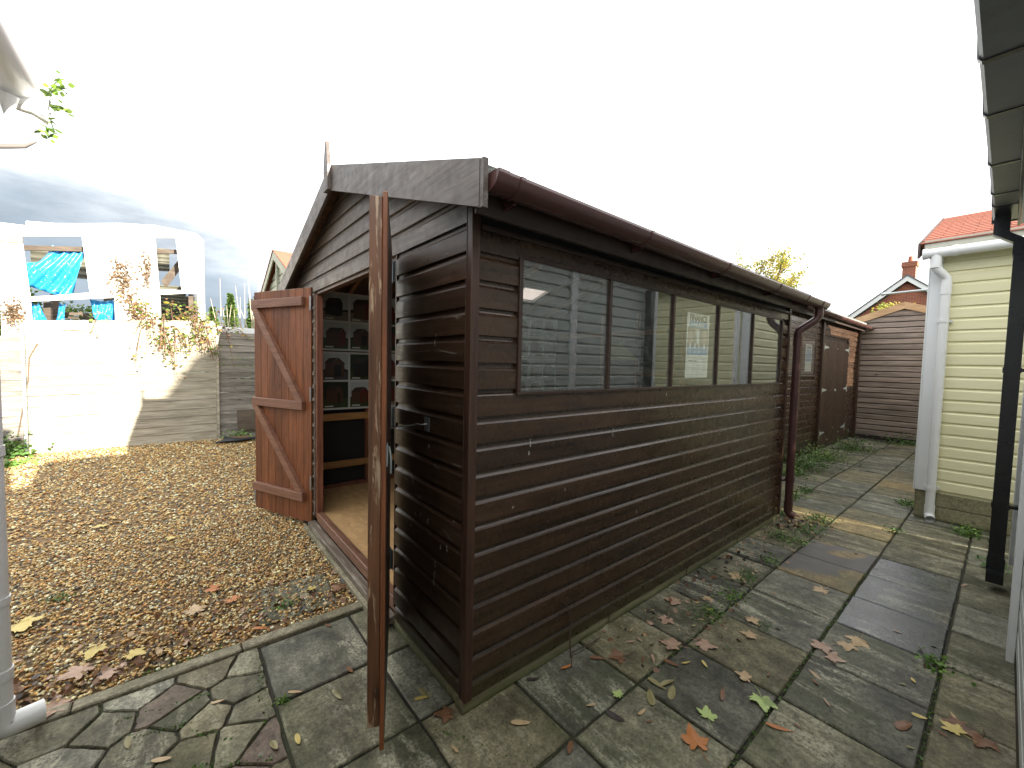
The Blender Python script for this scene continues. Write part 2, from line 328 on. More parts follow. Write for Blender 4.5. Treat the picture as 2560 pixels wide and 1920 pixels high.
# ------------------------------------------------------------------ ground
MB().box(-400, 400, -400, 400, -.62, -.60).build('ground', plain('rough_grass', (.06, .075, .03), .9, var=.5, scale=3)).update_tag()
ground = bpy.data.objects['ground']; tag(ground, kind='structure'); ground['label'] = 'wide rough ground reaching out to the horizon beyond the yard'
yard = MB().box(-12, 45, -14, 22, -.60, -.045).build('yard_ground', mat['soil']); tag(yard, kind='structure', label='dark soil bed under the gravel and the paving')

# paving ------------------------------------------------------------
pave = MB().box(-3.0, 12.6, -4.6, 1.12, -.044, -.013).build('pavement', mat['soil']); tag(pave, kind='structure', label='riven stone slab paving round the brown shed with mossy joints')
PX, PY = .31, -.375; ST = .4775
slabmeshes = {}
def slab(i, j, mt, x0=None, x1=None, y0=None, y1=None, lift=0):
    ax0 = PX+i*ST if x0 is None else x0; ax1 = ax0+ST if x1 is None else x1
    ay0 = PY+j*ST if y0 is None else y0; ay1 = ay0+ST if y1 is None else y1
    g = .0075; w = ax1-ax0-2*g; d = ay1-ay0-2*g
    k = (round(w, 3), round(d, 3), mt.name, (i*7+j*3) % 4)
    if k not in slabmeshes:
        mb = MB(); r = random.Random(hash((i, j)) & 255)
        # top outline slightly irregular
        def edge(n, a, b): return [Vector(a).lerp(Vector(b), t/n)+Vector((r.uniform(-.0025, .0025), r.uniform(-.0025, .0025))) for t in range(n)]
        c = [(-w/2, -d/2), (w/2, -d/2), (w/2, d/2), (-w/2, d/2)]
        out = sum([edge(4, c[q], c[(q+1) % 4]) for q in range(4)], [])
        n = len(out); inn = [p*(1-.022) for p in out]
        vv = [(p.x, p.y, -.04) for p in out]+[(p.x, p.y, -.006) for p in out]+[(p.x, p.y, 0) for p in inn]
        ff = [(q, (q+1) % n, n+(q+1) % n, n+q) for q in range(n)]+[(n+q, n+(q+1) % n, 2*n+(q+1) % n, 2*n+q) for q in range(n)]+[tuple(range(2*n, 3*n))]
        mb.add(vv, ff); slabmeshes[k] = mb.mesh('paving_slab', mt)
    o = link('paving_slab', slabmeshes[k], pave, ((ax0+ax1)/2, (ay0+ay1)/2, lift+random.uniform(-.003, .003)), (random.uniform(-.006, .006), random.uniform(-.006, .006), 0))
    return o
special = {(8, -1): 'slab_gold', (5, -1): 'slab_yel', (6, -1): 'slab_yel', (4, -2): 'slab_wet', (5, -2): 'slab_wet', (6, -2): 'slab_wet', (8, 0): 'slab_gold', (13, -1): 'slab_gold'}
for j in range(-8, 4):
    for i in range(-5, 25):
        x0 = PX+i*ST; y0 = PY+j*ST; x1 = x0+ST; y1 = y0+ST
        if y0 >= 1.05: continue
        if x0 > -.1 and x0 < 3.9 and y0 > .05: continue            # under the shed
        if x0 > 11.2: continue
        if i <= -3 and j >= 0: continue                            # crazy paving corner
        if i == -2 and j >= 1 and False: continue
        if y0 > .05 and x0 > 3.9 and y0 > .7: continue
        if y1 < -1.75 and x0 < 4.2 and x0 > -2.6 and y1 < -2.2: continue
        mt = mat[special[(i, j)]] if (i, j) in special else random.choice(mat['slab'])
        slab(i, j, mt)
seeds = [(-.86, 1.02), (-1.03, .88), (-.76, .80), (-.73, .62), (-.90, .69), (-1.09, .67), (-.80, .49), (-1.36, .98), (-.70, .40), (-1.36, .76), (-.83, .24), (-1.12, .36), (-1.37, .52), (-1.58, .50), (-1.14, 1.03), (-1.24, .90), (-.95, .52), (-1.02, .14), (-1.3, .24), (-1.55, .2), (-1.62, .8), (-.70, .95), (-.72, .15), (-.98, .78)]
def clip_half(poly, a, b, c):      # keep a*x+b*y<=c
    out = []
    for p, q in zip(poly, poly[1:]+poly[:1]):
        fp_ = a*p[0]+b*p[1]-c; fq = a*q[0]+b*q[1]-c
        if fp_ <= 0: out.append(p)
        if fp_*fq < 0:
            t = fp_/(fp_-fq); out.append((p[0]+(q[0]-p[0])*t, p[1]+(q[1]-p[1])*t))
    return out
for k, sd_ in enumerate(seeds):
    pl = [(-1.78, .11), (-.655, .11), (-.655, 1.068), (-1.78, 1.068)]
    for j, o_ in enumerate(seeds):
        if j == k: continue
        dx_, dy_ = o_[0]-sd_[0], o_[1]-sd_[1]; L_ = math.hypot(dx_, dy_)
        pl = clip_half(pl, dx_/L_, dy_/L_, (dx_*(o_[0]+sd_[0])/2+dy_*(o_[1]+sd_[1])/2)/L_-.0055)
    if len(pl) < 3: continue
    cx = sum(p[0] for p in pl)/len(pl); cyy = sum(p[1] for p in pl)/len(pl); q = []; rr_ = random.Random(k)
    for a, b in zip(pl, pl[1:]+pl[:1]):
        for t in (0, .25, .5, .75):
            q.append((a[0]+(b[0]-a[0])*t+rr_.uniform(-.004, .004)*(t > 0), a[1]+(b[1]-a[1])*t+rr_.uniform(-.004, .004)*(t > 0)))
    n = len(q); mb = MB(); inn = [(cx+(a-cx)*.965, cyy+(b-cyy)*.965) for a, b in q]
    mb.add([(a, b, -.04) for a, b in q]+[(a, b, -.007) for a, b in q]+[(a, b, 0) for a, b in inn], [(t, (t+1) % n, n+(t+1) % n, n+t) for t in range(n)]+[(n+t, n+(t+1) % n, 2*n+(t+1) % n, 2*n+t) for t in range(n)]+[tuple(range(2*n, 3*n))])
    o = mb.build('paving_stone', mat['slab_red'] if k in (1, 8, 10, 17) else random.choice(mat['slab']), pave); o.location.z = random.uniform(-.003, .002)
# concrete edging
kerb = thing('concrete_edging', 'pale concrete edging strip between the gravel and the grey paving', 'edging', (0, 0, 0))
kp = [(-1.75, 1.10, .0), (-1.36, 1.075, 0), (-1.0, 1.115, 0), (-.6, 1.13, 0), (-.2, 1.115, 0), (.0, 1.115, 0)]
ks = [(-1.9, -1.36), (-1.36, -.72), (-.72, -.02)]
for a, b in ks:
    MB().cbox(a+.003, b-.003, 1.075, 1.15, -.12, .012, .006).build('edging_length', mat['kerb'], kerb)

# gravel -------------------------------------------------------------
gsheet = MB().box(-6.5, 0.0-.03, 1.151, 8.2, -.044, -.012).box(-.029, 1.4, 3.6, 8.2, -.044, -.0121).build('gravel_bed', plain('gravel_base', (.17, .11, .055), .85, var=.6, scale=45, bump=.6)); tag(gsheet, kind='structure', label='compacted bed under the golden gravel in front of the shed')
def ico():
    t = (1+5**.5)/2; v = np.array([(-1, t, 0), (1, t, 0), (-1, -t, 0), (1, -t, 0), (0, -1, t), (0, 1, t), (0, -1, -t), (0, 1, -t), (t, 0, -1), (t, 0, 1), (-t, 0, -1), (-t, 0, 1)], float)/np.sqrt(1+t*t)
    f = np.array([(0, 11, 5), (0, 5, 1), (0, 1, 7), (0, 7, 10), (0, 10, 11), (1, 5, 9), (5, 11, 4), (11, 10, 2), (10, 7, 6), (7, 1, 8), (3, 9, 4), (3, 4, 2), (3, 2, 6), (3, 6, 8), (3, 8, 9), (4, 9, 5), (2, 4, 11), (6, 2, 10), (8, 6, 7), (9, 8, 1)])
    return v, f
def pebbles(name, P, size, cols):
    iv, if_ = ico(); n = len(P)
    sc = np.stack([size*rng.uniform(.75, 1.45, n), size*rng.uniform(.6, 1.0, n), size*rng.uniform(.35, .65, n)], 1)
    jit = 1+rng.uniform(-.18, .18, (n, 12, 1))
    V = iv[None]*sc[:, None]*jit
    a = rng.uniform(0, 6.28, n); tl = rng.normal(0, .35, n)
    ca, sa = np.cos(a), np.sin(a); ct, st = np.cos(tl), np.sin(tl)
    y = V[:, :, 1]*ct[:, None]-V[:, :, 2]*st[:, None]; z = V[:, :, 1]*st[:, None]+V[:, :, 2]*ct[:, None]; x = V[:, :, 0]
    V = np.stack([x*ca[:, None]-y*sa[:, None], x*sa[:, None]+y*ca[:, None], z], 2)+P[:, None]
    F = (if_[None]+(np.arange(n)*12)[:, None, None]).reshape(-1, 3)
    me = bpy.data.meshes.new(name); me.vertices.add(n*12); me.vertices.foreach_set('co', V.reshape(-1).astype('f'))
    me.loops.add(len(F)*3); me.loops.foreach_set('vertex_index', F.reshape(-1).astype('i')); me.polygons.add(len(F))
    me.polygons.foreach_set('loop_start', (np.arange(len(F))*3).astype('i')); me.polygons.foreach_set('loop_total', np.full(len(F), 3, 'i')); me.polygons.foreach_set('use_smooth', np.ones(len(F), bool))
    me.update(); ca_ = me.color_attributes.new('tone', 'FLOAT_COLOR', 'POINT')
    c = cols[rng.integers(0, len(cols), n)]*rng.uniform(.8, 1.3, (n, 1))*np.array([1.16, 1.22, 1.0]); c = np.clip(c, 0, .85); c = np.concatenate([c, np.ones((n, 1))], 1)
    ca_.data.foreach_set('color', np.repeat(c, 12, 0).reshape(-1).astype('f')); return me
M = Mt('pebbles'); at_ = M.node('ShaderNodeAttribute', attribute_name='tone'); n = M.noise(M.coord(rand=False), 90, 3)
c = M.mix(1, at_.outputs[0], M.rng(n, .3, .7, .75, 1.2), 'MULTIPLY'); mat['pebble'] = M.out(c, .5)
cols = np.array([(.46, .26, .10), (.40, .22, .085), (.52, .32, .14), (.36, .20, .08), (.55, .40, .22), (.30, .16, .07), (.44, .27, .12), (.62, .52, .36), (.17, .14, .12), (.13, .12, .12), (.38, .17, .07), (.50, .36, .20), (.25, .19, .13), (.66, .62, .52)])
def scatter(n, x0, x1, y0, y1, ok=None):
    P = np.stack([rng.uniform(x0, x1, n), rng.uniform(y0, y1, n), np.zeros(n)], 1)
    return P if ok is None else P[ok(P)]
okg = lambda P: ~((P[:, 0] > -.03) & (P[:, 1] < 3.5))
slabspot = lambda P: ~((P[:, 0] > -.62) & (P[:, 0] < -.16) & (P[:, 1] > 1.22) & (P[:, 1] < 1.72) & (rng.uniform(0, 1, len(P)) > .5))
P1 = scatter(20500, -2.2, -.02, 1.16, 3.6); P1 = P1[okg(P1) & slabspot(P1)]; P1[:, 2] = rng.uniform(-.010, .008, len(P1))
P2 = scatter(30000, -4.2, 1.2, 3.6, 8.15); P2[:, 2] = rng.uniform(-.010, .010, len(P2))
me = pebbles('gravel', np.concatenate([P1, P2]), np.concatenate([rng.uniform(.0068, .0122, len(P1)), rng.uniform(.010, .016, len(P2))]), cols); me.materials.append(mat['pebble'])
gv = link('gravel', me); tag(gv, 'golden brown pebble gravel spread between the shed doorway and the fence', 'gravel', kind='stuff')
# half buried slab in the gravel
o = MB().cbox(-.60, -.17, 1.25, 1.70, -.02, -.001, .004).build('buried_slab', mat['slab'][0]); tag(o, 'dark paving slab half buried in the gravel beside the door sill', 'paving slab'); o.rotation_euler = (0, 0, R_(-4)); o.location = (-.1, -.03, 0)

# ------------------------------------------------------------------ shiplap
PROF = [(-.0, .0015), (-.0, .086), (.0060, .0935), (.0115, .099), (.0135, .105), (.0145, .122), (.017, .122), (.017, .0), (.0015, .0)]   # (inward, height): cove at the top, pitch .12
def ship_mesh(mt, xl, xr, z0, pitch=.12, prof=PROF, zoff=0):
    """board running along local x from xl(z) to xr(z); outer face at local y=0, inward = +y"""
    s = pitch/.12; mb = MB(); n = len(prof); vv = []
    for fn in (xl, xr):
        for (d, h) in prof: vv.append(((fn(z0+h*s) if callable(fn) else fn), d, h*s))
    mb.add(vv, [tuple(range(n)), tuple(range(2*n-1, n-1, -1))]+[(i, n+i, n+(i+1) % n, (i+1) % n) for i in range(n)])
    return mb.mesh('cladding_board', mt)
_sc = {}
def board(parent, mt, xl, xr, z0, origin, rz, pitch=.12, name='cladding_board', prof=PROF):
    if not callable(xl) and not callable(xr):
        k = (round(xr-xl, 3), mt.name, pitch, id(prof))
        if k not in _sc: _sc[k] = ship_mesh(mt, 0, xr-xl, 0, pitch, prof)
        p = Vector((xl, 0, 0)); p.rotate(Matrix.Rotation(rz, 3, 'Z')); return link(name, _sc[k], parent, (origin[0]+p.x, origin[1]+p.y, origin[2]+z0), rz)
    return link(name, ship_mesh(mt, xl, xr, z0, pitch, prof), parent, (origin[0], origin[1], origin[2]+z0), rz)

# ------------------------------------------------------------------ shed one
shed = thing('timber_shed', 'large dark brown shiplap shed with open double doors and a row of five windows', 'shed')
LX = 3.96; WY = 3.36; RIDGE = 2.93; SL = .335; YC = 1.68
ut = lambda y: RIDGE-SL*abs(y-YC)      # underside of roof
PBOT = [(0, .034), (0, .085), (.0028, .092), (.0078, .0985), (.0125, .103), (.0150, .122), (.017, .122), (.017, .034)]
# long side boards (face y=0)
ZB = .147
for k in range(-1, 17):
    z = ZB+.12*k
    if k == -1:
        board(shed, mat['brown'], .040, LX-.035, z, (0, 0, 0), 0, prof=PBOT)
    elif 11 <= k <= 15:
        board(shed, mat['brown'], .040, .262, z, (0, 0, 0), 0); board(shed, mat['brown'], 3.745, LX-.035, z, (0, 0, 0), 0)
    elif k == 10:
        prof = [(0, .0015), (0, .088), (.017, .088), (.017, 0), (.0015, 0)]
        board(shed, mat['brown'], .040, LX-.035, z, (0, 0, 0), 0, prof=prof)
    elif k == 16:
        prof = [(0, .03), (0, .108), (.017, .108), (.017, .03)]
        board(shed, mat['brown'], .262, LX-.035, z, (0, 0, 0), 0, prof=prof); board(shed, mat['brown'], .040, .262, z, (0, 0, 0), 0)
    else: board(shed, mat['brown'], .040, LX-.035, z, (0, 0, 0), 0)
pk = [(0, .0885), (0, .092), (.004, .098), (.0125, .103), (.015, .122), (.017, .122), (.017, .0885)]
board(shed, mat['brown'], .040, .262, ZB+1.2, (0, 0, 0), 0, prof=pk); board(shed, mat['brown'], 3.745, LX-.035, ZB+1.2, (0, 0, 0), 0, prof=pk)
# posts and trims
MB().cbox(-.004, .039, -.005, .035, .055, 2.26, .003).build('corner_post', mat['brown_post'], shed)
MB().cbox(LX-.035, LX+.008, -.010, .035, .055, 2.25, .003).build('corner_post', mat['brown_post'], shed)
MB().cbox(.040, LX-.035, -.022, -.001, 2.155, 2.178, .003).build('top_batten', mat['fascia'], shed)
MB().box(.040, LX-.036, -.001, .02, 2.256, 2.31).build('wall_head', mat['fascia'], shed)
# fascia + soffit
MB().cbox(-.075, LX+.035, -.140, -.120, 2.163, 2.325, .003).build('fascia', mat['fascia'], shed)
MB().box(-.07, LX+.03, -.119, -.003, 2.262, 2.272).build('soffit', mat['fascia'], shed)
MB().cbox(-.075, LX+.035, WY+.120, WY+.140, 2.163, 2.325, .003).build('fascia', mat['fascia'], shed)
# base bearers
for a, b in ((-.005, 1.02), (1.06, 1.98), (2.02, 2.90), (2.94, LX)):
    MB().cbox(a, b, .003, .07, 0.002, .060, .003).build('floor_bearer', mat['bearer'], shed)
MB().cbox(.003, .07, .071, .82, 0.002, .060, .003).build('floor_bearer', mat['bearer'], shed)
for x in (1.04, 2.0, 2.92): MB().box(x-.019, x+.019, .012, .3, .002, .11).build('floor_joist', mat['bearer'], shed)
# gable boards (face x=0): local x runs towards -y ; origin at y=WY
GZ = (0, WY, 0); rg = R_(-90)
def clipl(z): return max(.035, (WY-YC)-(RIDGE-.03-z)/SL) if z > 2.34 else .035     # local x = WY-y
def clipr(z): return min(WY-.035, (WY-YC)+(RIDGE-.03-z)/SL) if z > 2.34 else WY-.035
D0, D1 = .776, 2.585
for k in range(-1, 24):
    z = ZB+.002+.12*k
    if z+.002 > RIDGE-.04: break
    mt = mat['brown_weather'] if k >= 17 else mat['brown_gable']
    if k < 17:
        pf = PBOT if k == -1 else PROF
        board(shed, mt, WY-D0+.012, WY-.035, z, GZ, rg, prof=pf); board(shed, mt, .035, WY-D1-.012, z, GZ, rg, prof=pf)
    else:
        a, b = clipl(z+.12), clipr(z+.12)
        if b-a < .02: a = b = WY-YC
        board(shed, mt, clipl, clipr, z, GZ, rg)
MB().cbox(-.006, .0, .0355, .039, .055, 2.28, .001).build('corner_trim', mat['brown_post'], shed)
MB().cbox(-.012, .035, WY-.035, WY+.012, .055, 2.28, .003).build('corner_post', mat['brown_post'], shed)
MB().cbox(.004, .03, D0+.0, D0+.012, .12, 2.20, .002).build('door_edge_strip', mat['brown_post'], shed)
MB().cbox(.006, .03, D1-.012, D1+.012, .12, 2.20, .002).build('door_edge_strip', mat['sill'], shed)
# door frame (behind the cladding)
MB().cbox(.020, .075, D1-.045, D1+.03, .10, 2.20, .003).build('door_jamb', mat['jamb'], shed)
MB().cbox(.020, .075, D0-.02, D0+.02, .10, 2.20, .003).build('door_jamb', mat['jamb'], shed)
MB().cbox(.020, .075, D0-.02, D1+.03, 2.165, 2.215, .003).build('door_head', mat['sill_red'], shed)
MB().cbox(-.045, .018, D0-.01, D1+.01, .028, .072, .004).build('door_sill', mat['sill'], shed)
MB().cbox(.020, .075, D0+.021, D1-.046, .073, .155, .004).build('threshold', mat['sill_red'], shed)
MB().cbox(-.075, -.046, D0+.02, D1+.05, -.005, .035, .004).build('sill_bearer', mat['kerb'], shed)
# floor, rear lining, rear walls
MB().box(.076, LX-.02, .02, WY-.02, .10, .135).build('floor', mat['osb'], shed)
MB().box(.04, LX-.02, WY-.02, WY, .12, 2.33).build('rear_wall', mat['black_felt'], shed)
MB().prism([(.02, .06), (WY-.02, .06), (WY-.02, ut(WY)-.03), (YC, RIDGE-.04), (.02, ut(0)-.03)], 'x', LX-.02, LX).build('end_wall', mat['brown_gable'], shed)
# linings of the two visible walls, cut round openings
MB().box(.022, .03, .03, D0-.02, .06, 2.28).build('gable_lining', mat['black_felt'], shed)
MB().box(.022, .03, D1+.03, WY-.03, .06, 2.28).build('gable_lining', mat['black_felt'], shed)
MB().prism([(.04, 2.22), (WY-.04, 2.22), (WY-.04, ut(0)-.03), (YC, RIDGE-.05), (.04, ut(0)-.03)], 'x', .0215, .03).build('gable_lining', mat['black_felt'], shed)
MB().box(.03, LX-.021, .019, .027, .06, 1.41).build('side_lining', mat['black_felt'], shed)
MB().box(.03, LX-.021, .019, .027, 2.12, 2.30).build('side_lining', mat['black_felt'], shed)
MB().box(.03, .25, .019, .027, 1.411, 2.119).build('side_lining', mat['black_felt'], shed)
MB().box(3.76, LX-.021, .019, .027, 1.411, 2.119).build('side_lining', mat['black_felt'], shed)
# studs and rails inside
for x in (.74, 1.36, 1.98, 2.60, 3.22): MB().cbox(x, x+.04, WY-.065, WY-.021, .136, 2.3, .003).build('stud', mat['jamb'], shed)
for z in (.36, .90): MB().cbox(.10, LX-.03, WY-.078, WY-.066, z, z+.078, .002).build('rail', mat['pine'], shed)
MB().cbox(.1, LX-.03, WY-.066, WY-.0215, .136, .175, .002).build('sole_plate', mat['jamb'], shed)
for y in (.5, 1.1, 1.75, 2.35, 2.9): MB().cbox(LX-.065, LX-.021, y, y+.042, .136, 2.3, .003).build('stud', mat['jamb'], shed)
mp_y = mat['pine_y']
for z in (.95, 1.46, 2.0): MB().cbox(LX-.078, LX-.066, 1.05, WY-.1, z, z+.07, .002).build('rail', mp_y, shed)
# rafters, ridge, roof
for x in (.55, 1.15, 1.75, 2.35, 3.15, 3.6):
    for s in (-1, 1):
        MB().obox((x, YC+s*.02, RIDGE-.05), (x, YC+s*1.66, RIDGE-.05-SL*1.64), .04, .06).build('rafter', mp_y, shed)
MB().box(.04, LX-.03, YC-.018, YC+.018, RIDGE-.10, RIDGE-.02).build('ridge_beam', mat['pine'], shed)
def roof_slab(name, y0, y1, x0, x1, t0, t1, mt):
    z = lambda y, t: RIDGE+t-SL*abs(y-YC)
    return MB().add([(x0, y0, z(y0, t0)), (x1, y0, z(y0, t0)), (x1, y1, z(y1, t0)), (x0, y1, z(y1, t0)), (x0, y0, z(y0, t1)), (x1, y0, z(y0, t1)), (x1, y1, z(y1, t1)), (x0, y1, z(y1, t1))],
        [(0, 3, 2, 1), (4, 5, 6, 7), (0, 1, 5, 4), (1, 2, 6, 5), (2, 3, 7, 6), (3, 0, 4, 7)]).build(name, mt, shed)
dk = wood('roof_deck', (.10, .055, .035), (.19, .11, .07), 'x', (.6, .8), bump=.2)
roof_slab('roof_deck', -.135, YC, -.085, LX+.04, -.012, .008, dk)
# far slope with a roof window hole x 2.62..3.0, y 2.64..2.96
SX0, SX1, SY0, SY1 = 2.60, 3.02, 2.63, 2.96
roof_slab('roof_deck', YC, SY0, -.085, LX+.04, -.012, .008, dk); roof_slab('roof_deck', SY1, WY+.135, -.085, LX+.04, -.012, .008, dk)
roof_slab('roof_deck', SY0, SY1, -.085, SX0, -.012, .008, dk); roof_slab('roof_deck', SY0, SY1, SX1, LX+.04, -.012, .008, dk)
roof_slab('roof_felt', -.150, YC, -.090, LX+.045, .009, .016, mat['felt']); roof_slab('roof_felt', YC, SY0, -.09, LX+.045, .009, .016, mat['felt'])
roof_slab('roof_felt', SY1, WY+.15, -.09, LX+.045, .009, .016, mat['felt']); roof_slab('roof_felt', SY0, SY1, -.09, SX0, .009, .016, mat['felt']); roof_slab('roof_felt', SY0, SY1, SX1, LX+.045, .009, .016, mat['felt'])
opal = Mt('opal_panel'); opal.p.inputs['Transmission Weight'].default_value = .0; opal.out((.8, .74, .70), .5)
tl = opal.node('ShaderNodeBsdfTranslucent'); tl.inputs[0].default_value = (.85, .78, .74, 1); ms = opal.node('ShaderNodeMixShader'); ms.inputs[0].default_value = .75; opal.l.new(opal.p.outputs[0], ms.inputs[1]); opal.l.new(tl.outputs[0], ms.inputs[2]); opal.l.new(ms.outputs[0], opal.n['Material Output'].inputs[0])
roof_slab('roof_window', SY0, SY1, SX0, SX1, -.004, .001, opal.m)
fz = lambda y, t: RIDGE+t-SL*abs(y-YC)
mb = MB()
for (x0, x1, y0, y1) in ((SX0-.03, SX1+.03, SY0-.03, SY0), (SX0-.03, SX1+.03, SY1, SY1+.03), (SX0-.03, SX0, SY0, SY1), (SX1, SX1+.03, SY0, SY1)):
    mb.add([(x, y, fz(y, t)) for t in (-.03, -.0125) for y in (y0, y1) for x in (x0, x1)], [(0, 2, 3, 1), (4, 5, 7, 6), (0, 1, 5, 4), (2, 6, 7, 3), (0, 4, 6, 2), (1, 3, 7, 5)])
mb.build('roof_window_frame', mat['white_board'], shed)
# felt turned down over the eave
MB().box(-.09, LX+.045, -.160, -.1405, 2.268, 2.347).build('felt_drip', mat['felt'], shed)
# bargeboards: face plane x=-.115..-.09 , top edge 30 mm above felt
def barge(y0, y1, name, par, x0, x1, top, h, mt, plumb=True):
    zt = lambda y: top(y)
    return MB().add([(x, y, zt(y)+d) for x in (x0, x1) for y in (y0, y1) for d in (-h, 0)], [(0, 1, 3, 2), (4, 6, 7, 5), (0, 2, 6, 4), (1, 5, 7, 3), (0, 4, 5, 1), (2, 3, 7, 6)]).build(name, mt, par)
bt = lambda y: 2.965-SL*abs(y-YC)
barge(-.205, YC-.0, 'bargeboard', shed, -.112, -.091, bt, .175, mat['brown_bar_y']); barge(YC+.0, WY+.205, 'bargeboard', shed, -.112, -.091, bt, .175, mat['brown_bar_y'])
MB().box(-.110, -.088, -.228, -.206, 2.155, bt(-.205)-.002).build('bargeboard_end', mat['brown_bar_y'], shed)
mb = MB(); mb.prism([(YC-.05, 2.78), (YC+.05, 2.78), (YC+.052, 2.95), (YC+.012, 3.12), (YC-.012, 3.12), (YC-.052, 2.95)], 'x', -.137, -.113); mb.build('finial', mat['brown_bar_y'], shed)
# window ------------------------------------------------------------------
mb = MB(); FX0, FX1, FZ0, FZ1 = .262, 3.745, 1.4355, 2.094
mb.cbox(FX0, FX1, -.012, .035, 1.4355, 1.452, .002); mb.cbox(FX0, FX1, -.004, .035, FZ1-.018, FZ1+.004, .002)
bars = [FX0, .940, 1.635, 2.315, 3.000, FX1-.022]
for b in bars: mb.cbox(b, b+.022, -.010, .035, 1.4525, FZ1-.0185, .002)
win = mb.build('window_frame', mat['brown_post'], shed)
for a, b in zip(bars[:-1], bars[1:]):
    MB().box(a+.022, b, .004, .008, 1.4526, FZ1-.0186).build('pane', mat['glass'], win)
# nails: one joined piece of trim, too small to pick apart
mb = MB()
def nail(p, n):
    a = Vector(n); u = a.orthogonal().normalized(); w = a.cross(u); P = Vector(p)
    mb.add([P+a*.0012+(u*math.cos(t)+w*math.sin(t))*.0032 for t in [k*math.pi/3 for k in range(6)]]+[P], [tuple(range(6))])
for k in range(-1, 17):
    z = ZB+.12*k
    xs = [.075, .245] if 11 <= k <= 15 else [.075, .17+.03, .95, 1.64, 2.33, 3.02, 3.7, 3.88]
    for x in xs:
        if k == 10: zz_ = (.02, .06)
        elif k == 16: zz_ = (.045, .08)
        else: zz_ = (.025, .078)
        for dz in zz_:
            nail((x+random.uniform(-.004, .004), -.0002, z+dz+random.uniform(-.004, .004)), (0, -1, 0))
for k in range(-1, 22):
    z = ZB+.002+.12*k; hw = 9 if z < 2.25 else (RIDGE-.06-z)/SL-.06
    for y in (.06, .40, .74, 1.25, 1.8, 2.3, 2.63, 3.0, 3.3):
        if .76 < y < 2.6 and k < 17: continue
        if abs(y-YC) > hw: continue
        for dz in (.025, .078): nail((-.0002, y+random.uniform(-.004, .004), z+dz+random.uniform(-.004, .004)), (-1, 0, 0))
nl = mb.build('nail_heads', mat['nail'], shed); nl['kind'] = 'stuff'
# small white droppings and scratches on the shiplap
mb = MB()
def drip(x, y, z, n, L):
    w = .0022
    for t in range(4):
        a = L*t/4; ww = w*random.uniform(.5, 1.5); off = random.uniform(-.003, .003)
        if n == 'y': mb.add([(x+off-ww, -.0009, z-a), (x+off+ww, -.0009, z-a), (x+off+ww*.6, -.0009, z-a-L/4.5), (x+off-ww*.6, -.0009, z-a-L/4.5)], [(0, 1, 2, 3)])
        else: mb.add([(-.0009, y+off-ww, z-a), (-.0009, y+off+ww, z-a), (-.0009, y+off+ww*.6, z-a-L/4.5), (-.0009, y+off-ww*.6, z-a-L/4.5)], [(0, 1, 2, 3)])
for x, z, L in ((.36, 1.22, .04), (.352, 1.16, .02), (1.02, 1.215, .05), (1.6, 1.41, .02), (2.6, 1.02, .04), (2.95, 1.18, .05), (3.2, 1.06, .03), (.26, .905, .012), (1.9, .74, .01), (2.7, .62, .01), (.62, .93, .02), (1.3, .66, .015)): drip(x, 0, z, 'y', L)
for y, z, L in ((.30, 1.72, .02), (.31, 1.695, .035), (.55, .98, .03), (.535, .965, .04), (.23, .70, .02), (.50, .78, .015), (.44, .80, .02), (.36, .79, .025), (.17, .72, .03), (.28, .60, .03), (.285, .55, .05), (.29, .5, .03), (.36, 1.17, .015), (.55, .70, .012), (.11, .86, .01)): drip(0, y, z, 'x', L)
dr = mb.build('white_marks', mat['white_fleck'], shed); dr['kind'] = 'stuff'

# gutters ----------------------------------------------------------------
def half_round(p0, p1, r, th=.003, n=14):
    """open half round channel along the straight line p0-p1"""
    mb = MB(); p0 = Vector(p0); p1 = Vector(p1); d = (p1-p0).normalized(); side = Vector((d.y, -d.x, 0)); up = Vector((0, 0, 1))
    rings = []
    for p in (p0, p1):
        o_ = [p+side*math.cos(a)*r-up*math.sin(a)*r*.95 for a in [math.pi*k/n for k in range(n+1)]]
        i_ = [p+side*math.cos(a)*(r-th)-up*math.sin(a)*(r-th)*.95 for a in [math.pi*k/n for k in range(n+1)]]
        rings.append(o_+i_[::-1])
    m_ = len(rings[0]); mb.add(rings[0]+rings[1], [(k, k+1, m_+k+1, m_+k) for k in range(m_-1)]+[(m_-1, 0, m_, 2*m_-1)], 0, True)
    mb.add(rings[0], [(k, k+1, m_-2-k, m_-1-k) for k in range(n)]); mb.add(rings[1], [(k, k+1, m_-2-k, m_-1-k) for k in range(n)])
    return mb
def gutter(parent, p0, p1, r, mt, brackets, capend=(True, False), clipname='gutter_bracket'):
    g = half_round(p0, p1, r).build('gutter', mt, parent, recalc=False)
    P0, P1 = Vector(p0), Vector(p1); d = (P1-P0).normalized(); L = (P1-P0).length
    for b in brackets:
        half_round(P0+d*(b-.011), P0+d*(b+.011), r+.0045, .0045).build(clipname, mt, g, recalc=False)
    for i, (c, q, s) in enumerate(((capend[0], P0, 1), (capend[1], P1, -1))):
        if not c: continue
        mb = half_round(q, q+d*s*.05, r+.004, .0035); side = Vector((d.y, -d.x, 0)); n = 14
        arc = [q-d*s*.002+side*math.cos(a)*(r+.004)-Vector((0, 0, 1))*math.sin(a)*(r+.004)*.95 for a in [math.pi*k/n for k in range(n+1)]]
        arc2 = [v+d*s*.004 for v in arc]; k = len(arc)
        mb.add(arc+arc2, [tuple(range(k)), tuple(range(2*k-1, k-1, -1))]); mb.build('end_cap', mt, g, recalc=False)
    return g
GY, GZc = -.212, 2.284
g1 = gutter(shed, (-.078, GY, GZc), (4.20, GY, GZc-.012), .066, mat['brown_pvc'], [.115, 1.0, 1.93, 2.88, 3.62], (True, False))
